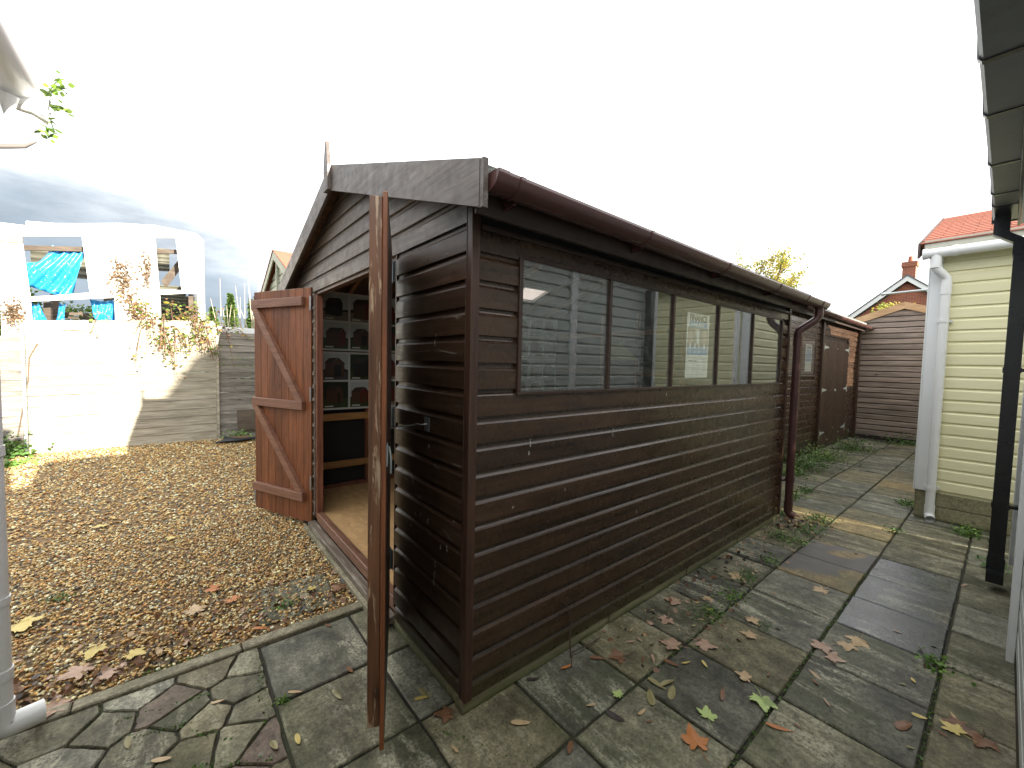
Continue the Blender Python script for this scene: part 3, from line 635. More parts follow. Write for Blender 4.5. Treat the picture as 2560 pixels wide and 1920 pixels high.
for x in (.06, .945, 1.875, 2.825, 3.565):
    MB().prism([(-.141, 2.20), (-.141, 2.285), (-.150, 2.285), (-.150, 2.23), (-.20, 2.208), (-.20, 2.216), (-.205, 2.214), (-.17, 2.206)], 'x', x-.009, x+.009).build('gutter_bracket_arm', mat['brown_pvc'], g1)
half_round((3.99, GY, GZc-.011), (4.205, GY, GZc-.012), .072, .005).build('gutter_outlet', mat['brown_pvc'], g1, recalc=False)
def swan(pts, k=5):
    """round the corners of a polyline"""
    pts = [Vector(p) for p in pts]; out = [pts[0]]
    for a, b, c in zip(pts, pts[1:], pts[2:]):
        q = min((b-a).length, (c-b).length, .12)*.45; s = b+(a-b).normalized()*q; e = b+(c-b).normalized()*q
        for t in range(k+1):
            t /= k; out.append(s*(1-t)**2+b*2*t*(1-t)+e*t*t)
    return out+[pts[-1]]
PXp, PYp = 4.015, -.066
dp = MB().tube(swan([(4.085, GY, 2.235), (4.085, GY, 2.11), (3.998, PYp, 1.985), (PXp, PYp, 1.90), (PXp, PYp, .125)]), .038, 16).build('downpipe', mat['brown_pvc'], shed)
for z, h in ((1.88, .10), (1.33, .05), (.43, .05), (.17, .04)): MB().tube([(PXp, PYp, z-h/2), (PXp, PYp, z+h/2)], .0425, 16).build('pipe_socket', mat['brown_pvc'], dp)
MB().tube([(4.085, GY, 2.245), (4.085, GY, 2.13)], .040, 16).build('outlet_spigot', mat['brown_pvc'], dp)
for z in (1.33, .43): MB().box(3.90, 3.962, -.045, -.015, z-.008, z+.008).build('pipe_clip', mat['brown_pvc'], dp)
MB().tube(swan([(PXp, PYp, .14), (PXp, PYp, .075), (PXp+.015, PYp-.055, .045)]), .040, 16, cap=False).build('pipe_shoe', mat['brown_pvc'], dp)

# doors -------------------------------------------------------------------
def leaf(hinge, ang, mirror, zb, zt, label, longplank):
    """leaf in local frame: x from hinge (0) to free edge; inner (ledged) face towards +y*mirror"""
    Lw = .855; m_ = mirror
    def yy(a, b): return (a, b) if m_ > 0 else (-b, -a)
    fr = MB(); root = None
    y0, y1 = yy(.001, .045)
    zt_ = zt-.02 if longplank else zt; zs = zb+.10 if longplank else zb
    frame = MB()
    if longplank: frame.cbox(Lw-.040, Lw-.002, y0, y1, zs, zt_, .002)
    else: frame.cbox(Lw-.012, Lw+.018, *yy(-.034, -.019), zb+.14, zt-.03, .002)
    door = frame.build('door', mat['stile'] if longplank else mat['jamb'], shed, (hinge[0], hinge[1], 0), ang); door['label'] = label
    nb = 8; w = Lw/nb
    for i in range(nb):
        a, b = yy(-.018, 0)
        db = MB().cbox(i*w+.0015, (i+1)*w-.0015, a, b, zb+random.uniform(-.004, .006), zt, .003).build('door_board', [mat['red_z'], mat['door_out']], door)
        for pg in db.data.polygons:
            if abs(pg.center.y-(-.018*m_)) < .0008: pg.material_index = 1
    zs3 = [(zt-.165, zt-.085), (zb+(zt-zb)*.485, zb+(zt-zb)*.485+.08), (zb+.20, zb+.28)]
    xe = Lw-.045 if longplank else Lw-.015; xs_ = .075
    for a, b in zs3: MB().cbox(xs_, xe, *yy(.001, .042), a, b, .003).build('ledge', mat['red_x'], door)
    for (zt2, zb2) in ((zs3[0][0], zs3[1][1]), (zs3[1][0], zs3[2][1])):
        # brace from free top corner to hinge side bottom corner
        p0 = Vector((xe-.05, (.0215)*m_, zt2-.005)); p1 = Vector((xs_+.05, .0215*m_, zb2+.005))
        d = (p1-p0).normalized(); ww = .042; per = Vector((-d.z, 0, d.x))
        ya, yb = yy(.002, .041)
        q = [p0+per*ww*1.0, p0-per*ww*.9, p1-per*ww*.8, p1+per*ww*.9]
        # clip against the ledges
        q = [Vector((min(max(v.x, xs_), xe), 0, min(max(v.z, zb2+.001), zt2-.001))) for v in q]
        q = [(xe-.0, zt2-.001), (xe-.09, zt2-.001), (xs_+.0, zb2+.001), (xs_+.09, zb2+.001)]
        MB().prism([(a_, b_) for a_, b_ in q][::1], 'y', ya, yb).build('brace', mat['red_x'], door)
    return door
angR = math.atan2(-.9121, -.41); angL = math.atan2(.917, -.40)
dR = leaf((-.047, D0-.011), angR, -1, .085, 2.195, 'right door leaf seen edge-on with a pale worn stile', True)
dL = leaf((-.014, D1+.015), angL, 1, .045, 2.235, 'left door leaf folded back showing red-brown ledges and braces', False)
for z in (2.09, 1.26, .43):
    mb = MB(); mb.tube([(-.024, D0-.002, z-.065), (-.024, D0-.002, z+.065)], .007, 8); mb.box(-.0225, -.019, D0-.040, D0-.002, z-.06, z+.06)
    mb.obox((-.026, D0-.004, z), (-.043, D0-.036, z), .003, .12); mb.build('hinge', mat['zinc'], dR).matrix_parent_inverse = dR.matrix_basis.inverted()
    mb = MB(); mb.tube([(-.022, D1+.006, z-.065), (-.022, D1+.006, z+.065)], .007, 8); mb.box(-.02, -.0165, D1+.0, D1+.03, z-.06, z+.06); mb.build('hinge', mat['zinc'], dL).matrix_parent_inverse = dL.matrix_basis.inverted()
mb = MB(); mb.cbox(.855, .875, -.018, .004, 2.0, 2.20, .002); mb.cbox(.855, .875, -.018, .004, .10, .24, .002); mb.build('bolt_plate', mat['zinc'], dL)
# latch handle on the free edge of the right leaf
mb = MB(); mb.box(.78, .84, .0185, .024, 1.19, 1.27); mb.tube([(.81, .027, 1.26), (.812, .034, 1.22), (.806, .034, 1.155)], .005, 8); mb.build('latch', mat['zinc'], dR)
# hook and plate
hk = MB(); hk.box(-.004, -.001, .355, .405, 1.235, 1.305); hk.tube([(-.005, .38, 1.272), (-.03, .39, 1.268), (-.035, .42, 1.270), (-.045, .44, 1.262), (-.10, .58, 1.235), (-.13, .64, 1.235), (-.135, .655, 1.255), (-.14, .67, 1.25), (-.14, .672, 1.225)], .0032, 8)
hk.build('door_hook', mat['zinc'], shed)

# ------------------------------------------------------------------ things inside the shed
def text(s, size, mt, name, parent, M_, extrude=.0006, bold=0, align='LEFT', sx=1):
    cu_ = bpy.data.curves.new('tmp', 'FONT'); cu_.body = s; cu_.size = size; cu_.extrude = extrude; cu_.offset = bold; cu_.align_x = align
    ob = bpy.data.objects.new('tmp', cu_); COL.objects.link(ob); bpy.context.view_layer.update()
    me_ = bpy.data.meshes.new_from_object(ob.evaluated_get(bpy.context.evaluated_depsgraph_get())); bpy.data.objects.remove(ob); bpy.data.curves.remove(cu_)
    if sx != 1:
        for v in me_.vertices: v.co.x *= sx
    me_.materials.clear(); me_.materials.append(mt); o = bpy.data.objects.new(name, me_); COL.objects.link(o); o.parent = parent; o.matrix_local = M_; return o
def flat(name, c, r=.35): return Mt(name).out(c, r)
ph = {k: flat('print_'+k, c) for k, c in {'sky': (.45, .50, .52), 'grass': (.045, .07, .025), 'shed': (.12, .022, .016), 'dark': (.018, .016, .018), 'roof': (.05, .03, .028), 'tree': (.02, .03, .016), 'path': (.22, .20, .17), 'brown': (.09, .045, .028), 'tarm': (.07, .07, .075)}.items()}
phk = list(ph)
def photo(x0, x1, z0, z1, y, seed):
    """a flat colour photograph of a shed in a garden, lying on plane y facing -y"""
    r = random.Random(seed); mb = MB(); w = x1-x0; h = z1-z0
    P = lambda a, b: (x0+a*w, z0+b*h)
    def poly(pts, mi, lay): mb.add([(P(a, b)[0], y-.0004*lay, P(a, b)[1]) for a, b in pts], [tuple(range(len(pts)))], phk.index(mi))
    hz = r.uniform(.3, .5)
    poly([(0, 0), (1, 0), (1, hz), (0, hz)], r.choice(['grass', 'path', 'tarm', 'grass']), 0); poly([(0, hz), (1, hz), (1, 1), (0, 1)], 'sky' if r.random() > .35 else 'tree', 0)
    poly([(0, hz-.02)]+[(t/8, hz+r.uniform(.02, .13)) for t in range(9)]+[(1, hz-.02)], 'tree', 1)
    a = r.uniform(.03, .15); b = a+r.uniform(.66, .8); e = r.uniform(.55, .68); k = r.uniform(.3, .7); bs = r.uniform(.08, .2); mid = a+(b-a)*k
    c1 = r.choice(['shed', 'shed', 'shed', 'brown', 'dark'])
    poly([(a, bs+.06), (mid, bs), (mid, e), (a, e+.02)], 'brown' if c1 != 'dark' else 'dark', 2); poly([(mid, bs), (b, bs+.05), (b, e), ((mid+b)/2, e+.2), (mid, e)], c1, 2)
    poly([(a-.03, e+.02), (mid, e), ((mid+b)/2, e+.22), (a+.15, e+.2)], 'roof', 3); poly([(mid+.1, bs+.02), (b-.12, bs+.04), (b-.12, e-.06), (mid+.1, e-.07)], 'dark' if c1 != 'shed' else 'brown', 3)
    poly([(b-.005, e-.03), ((mid+b)/2, e+.19), ((mid+b)/2, e+.23), (b+.03, e)], 'roof', 4)
    return mb
n_ = 0
places = ['nearest the doorway jamb', 'second from the doorway', 'third from the doorway', 'fourth from the doorway', 'fifth from the doorway', 'last before the end wall']
for row, (z0, z1) in enumerate(((1.68, 2.325), (1.022, 1.668))):
    for c_ in range(6):
        x0 = .275+c_*.605-.03; x1 = x0+.598
        b = thing('display_board', 'white framed board of shed photographs, %s row, %s' % (('upper', 'lower')[row], places[c_]), 'display board', (x0, WY-.082, z0), 0, 'boards of shed photographs on the rear wall')
        MB().cbox(0, x1-x0, -.004, .003, 0, z1-z0, .001).build('backing', mat['white_card'], b)
        for i in range(2):
            for j in range(2):
                n_ += 1; px0 = .018+i*.292; pz0 = .022+j*.312
                p = photo(px0, px0+.27, pz0, pz0+.29, -.0050, n_*3+1).build('photograph', [ph[k] for k in phk], b, recalc=False)
                MB().box(px0+.02, px0+.11, -.0085, -.0078, pz0+.012, pz0+.027).build('caption_strip', mat['white_card'], p)
sg = thing('sale_sign', 'sign reading display buildings sale hanging on the far end wall inside', 'sign', (LX-.082, 0, 0))
MB().box(-.004, 0, 1.70, 2.22, 1.66, 1.99).build('sign_panel', flat('sign_grey', (.16, .17, .17)), sg)
mb = MB(); mb.prism([(2.215, 1.665), (1.72, 1.665), (2.02, 1.90), (2.215, 1.90)], 'x', -.0055, -.0045); mb.build('sign_triangle', flat('sign_yellow', (.42, .40, .12)), sg)
Mx = Matrix(((0, 0, -1, -.006), (-1, 0, 0, 2.17), (0, 1, 0, 1.935), (0, 0, 0, 1)))
tw = flat('sign_white', (.6, .62, .6))
text('DISPLAY BUILDINGS', .042, tw, 'sign_lettering', sg, Mx)
Mx2 = Mx.copy(); Mx2.translation = (-.006, 2.03, 1.90); text('SALE', .036, tw, 'sign_lettering', sg, Mx2)
Mx3 = Mx.copy(); Mx3.translation = (-.0065, 1.92, 1.82); text('\u00a33,295.00', .045, tw, 'sign_lettering', sg, Mx3)
# finance poster in the third pane
fp = thing('finance_poster', 'white poster reading FINANCE AVAILABLE behind the third window pane', 'poster', (1.862, .0115, 1.51))
PW, PH = .34, .474
MB().box(0, PW, 0, .0008, 0, PH).build('poster_sheet', plain('poster_paper', (.90, .92, .88), .4, var=.02), fp)
blue = flat('poster_blue', (.22, .40, .68)); gy = flat('poster_photo', (.36, .34, .30)); inkc = flat('poster_ink', (.13, .14, .10)); wh = flat('poster_white', (.82, .85, .85)); lb = flat('poster_linegrey', (.35, .38, .38))
sk = flat('poster_skin', (.55, .46, .40))
mb = MB(); F_ = lambda x0, x1, z0, z1, y=-.0006: mb.box(x0, x1, y-.0003, y, z0, z1)
F_(.035, PW-.035, .372, .415); b_ = mb.build('poster_band', blue, fp)
mb = MB(); F_(.012, PW-.012, .225, .371); mb.build('poster_picture', gy, fp)
mb = MB(); F_(.014, PW-.014, .170, .228, -.0009); mb.build('poster_band', blue, fp)
mb = MB()
for cx_, cz_, rx, rz_ in ((.06, .30, .035, .05), (.27, .30, .045, .06), (.16, .255, .03, .02), (.13, .34, .02, .025)):
    mb.add([(cx_+rx*math.cos(t), -.0011, cz_+rz_*math.sin(t)) for t in [k*math.pi/8 for k in range(16)]], [tuple(range(16))])
mb.build('poster_figures', sk, fp, recalc=False)
mb = MB()
for cx_ in (.055, .125, .185, .27): mb.add([(cx_+.014*math.cos(t), -.0013, .236+.022*math.sin(t)) for t in [k*math.pi/8 for k in range(16)]], [tuple(range(16))])
for cx_, w_ in ((.03, .05), (.1, .05), (.17, .05), (.25, .06)): mb.box(cx_, cx_+w_, -.0014, -.0012, .196, .200); mb.box(cx_, cx_+w_*.8, -.0014, -.0012, .188, .191)
mb.add([(.15, -.0013, .25), (.19, -.0013, .25), (.185, -.0013, .36), (.14, -.0013, .36)], [(0, 1, 2, 3)]); mb.build('poster_icons', wh, fp, recalc=False)
mb = MB()
for k, (a, b, z) in enumerate(((.02, .31, .148), (.18, .30, .138), (.03, .16, .105), (.18, .27, .115), (.17, .30, .095), (.02, .31, .075), (.02, .31, .045), (.02, .30, .022))): mb.box(a, b, -.0012, -.0009, z, z+.0022)
mb.box(.04, .10, -.0012, -.0009, .120, .130); mb.box(.115, .155, -.0012, -.0009, .120, .128); mb.build('poster_small_print', lb, fp)
TM = lambda x, z, y=-.0016: Matrix(((1, 0, 0, x), (0, 0, -1, y), (0, 1, 0, z), (0, 0, 0, 1)))
text('FINANCE', .066, inkc, 'poster_lettering', fp, TM(.032, .418), bold=.0022, sx=.98)
text('AVAILABLE', .038, wh, 'poster_lettering', fp, TM(.048, .380), bold=.0012, sx=1.12)

# ------------------------------------------------------------------ shed two (beyond)
sh2 = thing('double_door_shed', 'long brown shiplap shed with pale hinged double doors beyond the first shed', 'shed')
Y2 = .80
br2 = mat['brown']; B2, E2 = 4.02, 11.40
for k in range(0, 20):
    z = .10+.12*k
    if z > 2.45: break
    segs = [(B2, 8.40), (8.56, 8.60), (10.46, 11.36)]
    if 1.43 < z+.06 < 2.20: segs = [(B2, 6.55), (8.12, 8.40), (10.46, 11.36)]
    if z > 2.15: segs = [(B2, 8.40), (8.56, 11.36)]
    for a, b in segs:
        if b-a > .06: board(sh2, br2, a, b, z, (0, Y2, 0), 0)
for x in (8.40, 11.36): MB().cbox(x, x+.10, Y2-.04, Y2+.05, .02, 2.56, .004).build('upright_post', mat['brown_post'], sh2)
MB().box(B2, E2, Y2+.02, Y2+.04, .03, 2.6).build('wall_lining', mat['fascia'], sh2)
MB().cbox(B2-.03, E2+.10, Y2-.115, Y2-.095, 2.50, 2.64, .003).build('fascia', mat['fascia'], sh2)
MB().box(B2-.02, E2+.1, Y2-.094, Y2+.04, 2.601, 2.615).build('soffit', mat['fascia'], sh2)
MB().add([(B2-.05, Y2-.13, 2.645), (E2+.14, Y2-.13, 2.645), (E2+.14, Y2+3.6, 3.75), (B2-.05, Y2+3.6, 3.75), (B2-.05, Y2-.13, 2.69), (E2+.14, Y2-.13, 2.69), (E2+.14, Y2+3.6, 3.795), (B2-.05, Y2+3.6, 3.795)], [(0, 3, 2, 1), (4, 5, 6, 7), (0, 1, 5, 4), (1, 2, 6, 5), (2, 3, 7, 6), (3, 0, 4, 7)]).build('roof_felt', mat['felt'], sh2)
MB().prism([(Y2+.04, .03), (4.3, .03), (4.3, 3.7), (Y2+.04, 2.62)], 'x', E2-.03, E2).build('end_wall', mat['brown_gable'], sh2)
g2 = gutter(sh2, (4.15, Y2-.180, 2.63), (E2+.22, Y2-.180, 2.60), .057, mat['brown_pvc'], [.9+.82*k for k in range(8)], (True, True))
dd = MB().cbox(8.60, 10.46, Y2-.008, Y2+.015, .10, .16, .002)
d2 = []
for a, b, nm in ((8.605, 9.525, 'left'), (9.535, 10.455, 'right')):
    n = 9; w = (b-a)/n
    fr_ = MB().box(a, b, Y2+.001, Y2+.015, .075, 2.17).build('door', mat['brown_post'], sh2)
    for i in range(n): MB().cbox(a+i*w+.002, a+(i+1)*w-.002, Y2-.014, Y2, .07, 2.175, .004).build('door_board', wood('grooved_door_wood', (.045, .027, .019), (.095, .058, .042), 'z', (.35, .5), bump=.1) if 'gd' not in mat else mat['gd'], fr_); mat.setdefault('gd', bpy.data.materials['grooved_door_wood'])
    for z in (2.03, 1.20, .36):
        x_, s = (a+.0, 1) if nm == 'left' else (b, -1)
        mb = MB(); mb.prism([(x_, z-.035), (x_, z+.035), (x_+s*.30, z+.009), (x_+s*.30, z-.009)], 'y', Y2-.019, Y2-.0155); mb.box(min(x_, x_-s*.03), max(x_, x_-s*.03), Y2-.019, Y2-.0155, z-.075, z+.075)
        mb.build('strap_hinge', mat['tin_white'], fr_)
    d2.append(fr_)
mb = MB(); mb.box(9.49, 9.57, Y2-.026, Y2-.0155, 1.16, 1.21); mb.box(9.52, 9.535, Y2-.024, Y2-.0155, 2.02, 2.04); mb.box(9.52, 9.535, Y2-.024, Y2-.0155, .40, .42); mb.build('door_catch', mat['tin_white'], d2[1])
mb = MB(); wz0, wz1 = 1.455, 2.185
for a, b, c, d in ((6.55, 8.12, wz0, wz0+.03), (6.55, 8.12, wz1-.03, wz1)): mb.cbox(a, b, Y2-.012, Y2+.02, c, d, .002)
for x in (6.55, 7.30, 8.09): mb.cbox(x, x+.03, Y2-.010, Y2+.02, wz0+.0301, wz1-.0301, .002)
w2 = mb.build('window_frame', mat['brown_post'], sh2)
for a, b in ((6.58, 7.30), (7.33, 8.09)): MB().box(a, b, Y2-.002, Y2+.002, wz0+.0302, wz1-.0302).build('pane', mat['glass'], w2)
po = thing('window_poster', 'pale blue and white poster in the window of the second shed', 'poster', (7.56, Y2+.006, 1.56))
MB().box(0, .36, 0, .001, 0, .48).build('poster_sheet', plain('poster_paper_far', (.78, .82, .82), .4, var=.02), po); MB().box(.03, .33, -.001, -.0003, .17, .38).build('poster_picture', flat('poster_blue_far', (.30, .45, .66)), po); MB().box(.05, .31, -.001, -.0003, .40, .45).build('poster_band', flat('poster_dark_far', (.2, .27, .35)), po)

# ------------------------------------------------------------------ pinkish shed closing the path
PROF3 = [(0, .003), (0, .088), (.008, .097), (.024, .103), (.026, .122), (.030, .122), (.030, 0), (.003, 0)]
sh3 = thing('larch_shed', 'unpainted grey-pink shiplap shed gable closing the end of the path', 'shed')
X3 = 11.62; YA, YB = -1.66, .98; c3 = .09; rk = lambda y: 3.02-.37*abs(y-c3*-0.0-.075)
cl = lambda z: max(.0, (YB-.075)-(3.02-.02-z)/.37) if z > 2.62 else 0.0
cr_ = lambda z: min(YB-YA, (YB-.075)+(3.02-.02-z)/.37) if z > 2.2 else YB-YA
cl2 = lambda z: max(.0, (YB-.075)-(3.0-z)/.37)
for k in range(0, 24):
    z = .10+.125*k
    if z > 2.95: break
    board(sh3, mat['larch'], cl2, cr_, z, (X3, YB, 0), rg, pitch=.125, prof=PROF3)
MB().prism([(YA, .1), (YB-.01, .1), (YB-.01, rk(YB)-.04), (.075, 2.95), (YA, rk(YA)-.04)], 'x', X3+.02, X3+.04).build('wall_lining', mat['fascia'], sh3)
tl_ = lambda y: 3.155-.37*abs(y-.075)
mat['tan_y'] = wood('tan_bargeboard_y', (.30, .18, .09), (.50, .33, .19), 'y', (.5, .7), bump=.3, tint=.08)
for a, b in ((YA-.1, .075), (.075, YB+.12)): barge(a, b, 'bargeboard', sh3, X3-.035, X3-.012, tl_, .155, mat['tan_y'])
for s, (a, b) in enumerate(((YA-.1, .075), (.075, YB+.12))):
    MB().add([(x, y, tl_(y)+d) for x in (X3-.011, X3+3.4) for y in (a, b) for d in (-.05, -.012)], [(0, 1, 3, 2), (4, 6, 7, 5), (0, 2, 6, 4), (1, 5, 7, 3), (0, 4, 5, 1), (2, 3, 7, 6)]).build('roof_felt', mat['felt'], sh3)
MB().box(X3+.05, X3+3.3, YB-.03, YB, .1, 2.6).box(X3+.05, X3+3.3, YA, YA+.03, .1, 2.45).build('side_wall', mat['brown_weather'], sh3)
MB().box(X3+.01, X3+.06, YA, YB, .0, .09).build('floor_bearer', mat['fascia'], sh3)

# ------------------------------------------------------------------ cream house

cr_h = thing('cream_garden_room', 'cream weatherboarded garden room with red shingle roof and white gutter', 'garden room')
XC, YC0, YC1 = 5.30, -.875, -4.6
for k in range(0, 20):
    z = .335+.122*k
    if z > 2.78: break
    board(cr_h, mat['cream'], .05, YC0-YC1, z, (XC, YC0, 0), rg, pitch=.122)
MB().cbox(XC-.022, XC-.001, -.975, -.885, .31, 2.82, .003).build('corner_board', mat['white_board'], cr_h)
MB().cbox(XC-.022, XC+.05, -.884, -.872, .31, 2.82, .002).build('corner_board', mat['white_board'], cr_h)
for k in range(0, 20): board(cr_h, mat['cream'], 0, 5.5, .335+.122*k, (XC+5.6, YC0+.01, 0), R_(180), pitch=.122)
MB().box(XC+.02, XC+5.6, YC1, YC0-.02, .30, 2.86).build('wall_lining', mat['cream'], cr_h)
for z in (.005, .155): MB().cbox(XC+.012, XC+.09, YC1, YC0-.01, z, z+.145, .006).build('base_sleeper', mat['bearer'], cr_h)
MB().cbox(XC+.0, XC+.07, -.97, -.895, .0, .30, .004).build('base_post', mat['bearer'], cr_h)
MB().cbox(XC-.085, XC-.065, YC1, -.83, 2.845, 2.985, .004).build('fascia', wood('peeling_white', (.45, .43, .34), (.70, .70, .60), 'y', (.5, .7), wear=(.1, .08, .05), wearamt=.6), cr_h)
MB().box(XC-.064, XC-.002, YC1, -.84, 2.855, 2.868).build('soffit', mat['white_board'], cr_h)
# shingle courses up the slope facing the camera (slope rises with x)
tr_s, tr_x0, tr_z0 = .375, XC-.10, 2.955
M = Mt('red_shingle'); v = M.coord(); n1 = M.noise(v, 60, 4, .7); n2 = M.noise(v, 5, 3)
c = M.mix(n1, (.22, .060, .035), (.42, .14, .08)); c = M.mix(M.ramp(n2, [(.5, 0), (.75, .5)]), c, (.16, .06, .04)); M.bump(n1, .5, .004); mat['shingle'] = M.out(c, .85)
for k in range(16):
    a = tr_x0+k*.125; za = tr_z0+k*.125*tr_s; yoff = (k % 2)*.11
    y = -.80; first = True
    while y > -3.4:
        w = .24 if not first else .24-yoff; yn = y-w
        MB().add([(a, y-.003, za), (a, yn+.003, za), (a+.14, yn+.003, za+.14*tr_s-.008), (a+.14, y-.003, za+.14*tr_s-.008), (a, y-.003, za+.009), (a, yn+.003, za+.009), (a+.14, yn+.003, za+.14*tr_s+.0005), (a+.14, y-.003, za+.14*tr_s+.0005)], [(0, 3, 2, 1), (4, 5, 6, 7), (0, 1, 5, 4), (1, 2, 6, 5), (2, 3, 7, 6), (3, 0, 4, 7)]).build('shingle', mat['shingle'], cr_h)
        y = yn; first = False
rx = tr_x0+16*.125
MB().add([(XC-.09, -.80, tr_z0-.002), (rx, -.80, tr_z0+2*tr_s-.002), (rx+2.2, -.80, tr_z0-.05), (XC-.09, YC1, tr_z0-.002), (rx, YC1, tr_z0+2*tr_s-.002), (rx+2.2, YC1, tr_z0-.05)], [(0, 1, 2), (3, 5, 4), (0, 3, 4, 1), (1, 4, 5, 2), (0, 2, 5, 3)]).build('roof', mat['shingle'], cr_h)
MB().add([(x, y, tr_z0+(x-tr_x0)*tr_s+d) for y in (-.80, -.782) for x in (XC-.10, rx) for d in (-.15, .012)], [(0, 1, 3, 2), (4, 6, 7, 5), (0, 2, 6, 4), (1, 5, 7, 3), (0, 4, 5, 1), (2, 3, 7, 6)]).build('bargeboard', plain('dark_barge', (.08, .05, .045), .6), cr_h)
gc_ = MB().tube([(XC-.135, -.835, 2.835), (XC-.135, YC1, 2.85)], .050, 18).build('gutter', mat['white_pvc'], cr_h)
MB().tube([(XC-.135, -.828, 2.835), (XC-.135, -.865, 2.835)], .056, 18).build('end_cap', mat['white_pvc'], gc_)
MB().tube([(XC-.135, -1.045, 2.836), (XC-.135, -1.085, 2.836)], .057, 18).build('gutter_union', mat['white_pvc'], gc_)
wp = MB().tube(swan([(XC-.135, -.93, 2.80), (XC-.135, -.93, 2.68), (XC-.075, -1.015, 2.575), (XC-.075, -1.015, 2.50), (XC-.075, -1.015, .12)]), .038, 18).build('downpipe', mat['white_pvc'], cr_h)
MB().tube([(XC-.135, -.93, 2.81), (XC-.135, -.93, 2.68)], .044, 18).build('outlet_spigot', mat['white_pvc'], wp)
for z, h in ((2.46, .11), (2.13, .035), (.36, .04), (.15, .05)): MB().tube([(XC-.075, -1.015, z-h/2), (XC-.075, -1.015, z+h/2)], .0425, 18).build('pipe_socket', mat['white_pvc'], wp)
for z in (2.13, .36): MB().box(XC-.03, XC-.003, -1.075, -.955, z-.014, z+.014).build('pipe_clip', mat['white_pvc'], wp)
MB().tube(swan([(XC-.075, -1.015, .14), (XC-.075, -1.015, .07), (XC-.14, -1.03, .04)]), .042, 18, cap=False).build('pipe_shoe', mat['white_pvc'], wp)

# ------------------------------------------------------------------ right hand garden room with black gutter
PROF4 = [(0, .002), (0, .086), (.010, .098), (.019, .101), (.020, .122), (.024, .122), (.024, 0), (.002, 0)]
rh = thing('grey_garden_room', 'pale grey weatherboarded building at the right edge with a black square gutter', 'garden room')
YR = -1.575; RX0, RX1 = -.30, 4.02
for k in range(0, 22):
    z = .18+.118*k
    board(rh, mat['grey_clad'], 0, RX1-RX0-.1, z, (RX1-.05, YR, 0), R_(180), pitch=.118, prof=PROF4)
MB().cbox(RX1-.05, RX1+.01, YR-.02, YR+.022, .12, 2.74, .003).build('corner_board', mat['white_board'], rh)
MB().cbox(2.33, 2.43, YR+.001, YR+.030, .10, 2.68, .003).build('door_trim', mat['white_board'], rh)
MB().box(RX0, RX1-.02, YR-3.4, YR-.02, .10, 2.78).build('wall_lining', mat['grey_clad'], rh)
MB().box(RX0, RX1-.02, YR-.05, YR-.005, .0, .17).build('base_plinth', mat['fascia'], rh)
MB().cbox(RX0, RX1+.02, YR+.105, YR+.120, 2.735, 2.90, .003).build('fascia', mat['black_pvc'], rh)
MB().box(RX0, RX1+.01, YR+.001, YR+.104, 2.742, 2.756).build('soffit', mat['white_board'], rh)
zr = lambda y: 2.90+(YR+.14-y)*.30
MB().add([(x, y, zr(y)+d) for x in (RX0-.1, RX1+.08) for y in (YR+.15, YR-1.6) for d in (-.02, .03)], [(0, 1, 3, 2), (4, 6, 7, 5), (0, 2, 6, 4), (1, 5, 7, 3), (0, 4, 5, 1), (2, 3, 7, 6)]).build('roof', mat['felt'], rh)
MB().add([(x, y, zr(YR-1.6)-(YR-1.6-y)*.30+d) for x in (RX0-.1, RX1+.08) for y in (YR-1.601, YR-3.5) for d in (-.02, .03)], [(0, 1, 3, 2), (4, 6, 7, 5), (0, 2, 6, 4), (1, 5, 7, 3), (0, 4, 5, 1), (2, 3, 7, 6)]).build('roof', mat['felt'], rh)
MB().prism([(YR-.03, 2.78), (YR-3.4, 2.78), (YR-1.6, 3.38)], 'x', RX1-.06, RX1-.03).build('end_wall', mat['grey_clad'], rh)
gy0, gy1 = YR+.121, YR+.235
gpr = [(gy0, 2.745), (gy1-.012, 2.745), (gy1, 2.76), (gy1+.004, 2.845), (gy1-.002, 2.845), (gy1-.006, 2.762), (gy1-.016, 2.75), (gy0+.004, 2.75), (gy0+.004, 2.845), (gy0, 2.845)]
def chan(x0, x1, grow, mt, name, par):
    cy_ = (gy0+gy1)/2; cz_ = 2.795; q = [(cy_+(a-cy_)*(1+grow), cz_+(b-cz_)*(1+grow)) for a, b in gpr]
    return MB().prism(q, 'x', x0, x1).build(name, mt, par)
gb = chan(RX0, 3.62, 0, mat['grey_pvc'], 'gutter', rh)
for x in (.28, .86, 1.35, 1.86, 2.55, 3.13): chan(x-.014, x+.014, .09, mat['black_pvc'], 'gutter_bracket', gb)
chan(3.42, 3.86, .10, mat['black_pvc'], 'gutter_outlet', gb)
MB().box(3.861, 3.875, gy0-.005, gy1+.012, 2.735, 2.85).build('end_cap', mat['black_pvc'], gb)
def sqpipe(pts, w, mt, name, par):
    mb = MB(); rings = []
    for p in pts: rings.append([(p[0]+a*w/2, p[1]+b*w/2, p[2]) for a, b in ((-1, -1), (1, -1), (1, 1), (-1, 1))])
    n = len(rings); vv = [v for r in rings for v in r]; mb.add(vv, [(i*4+k, i*4+(k+1) % 4, (i+1)*4+(k+1) % 4, (i+1)*4+k) for i in range(n-1) for k in range(4)]+[(3, 2, 1, 0), (n*4-4, n*4-3, n*4-2, n*4-1)])
    return mb.build(name, mt, par)
PBX, PBY, PBW = 3.74, YR+.086, .080
bp2 = sqpipe([(PBX, -1.385, 2.74), (PBX, -1.385, 2.62), (PBX, PBY, 2.54), (PBX, PBY, .10)], PBW, mat['black_pvc'], 'downpipe', rh)
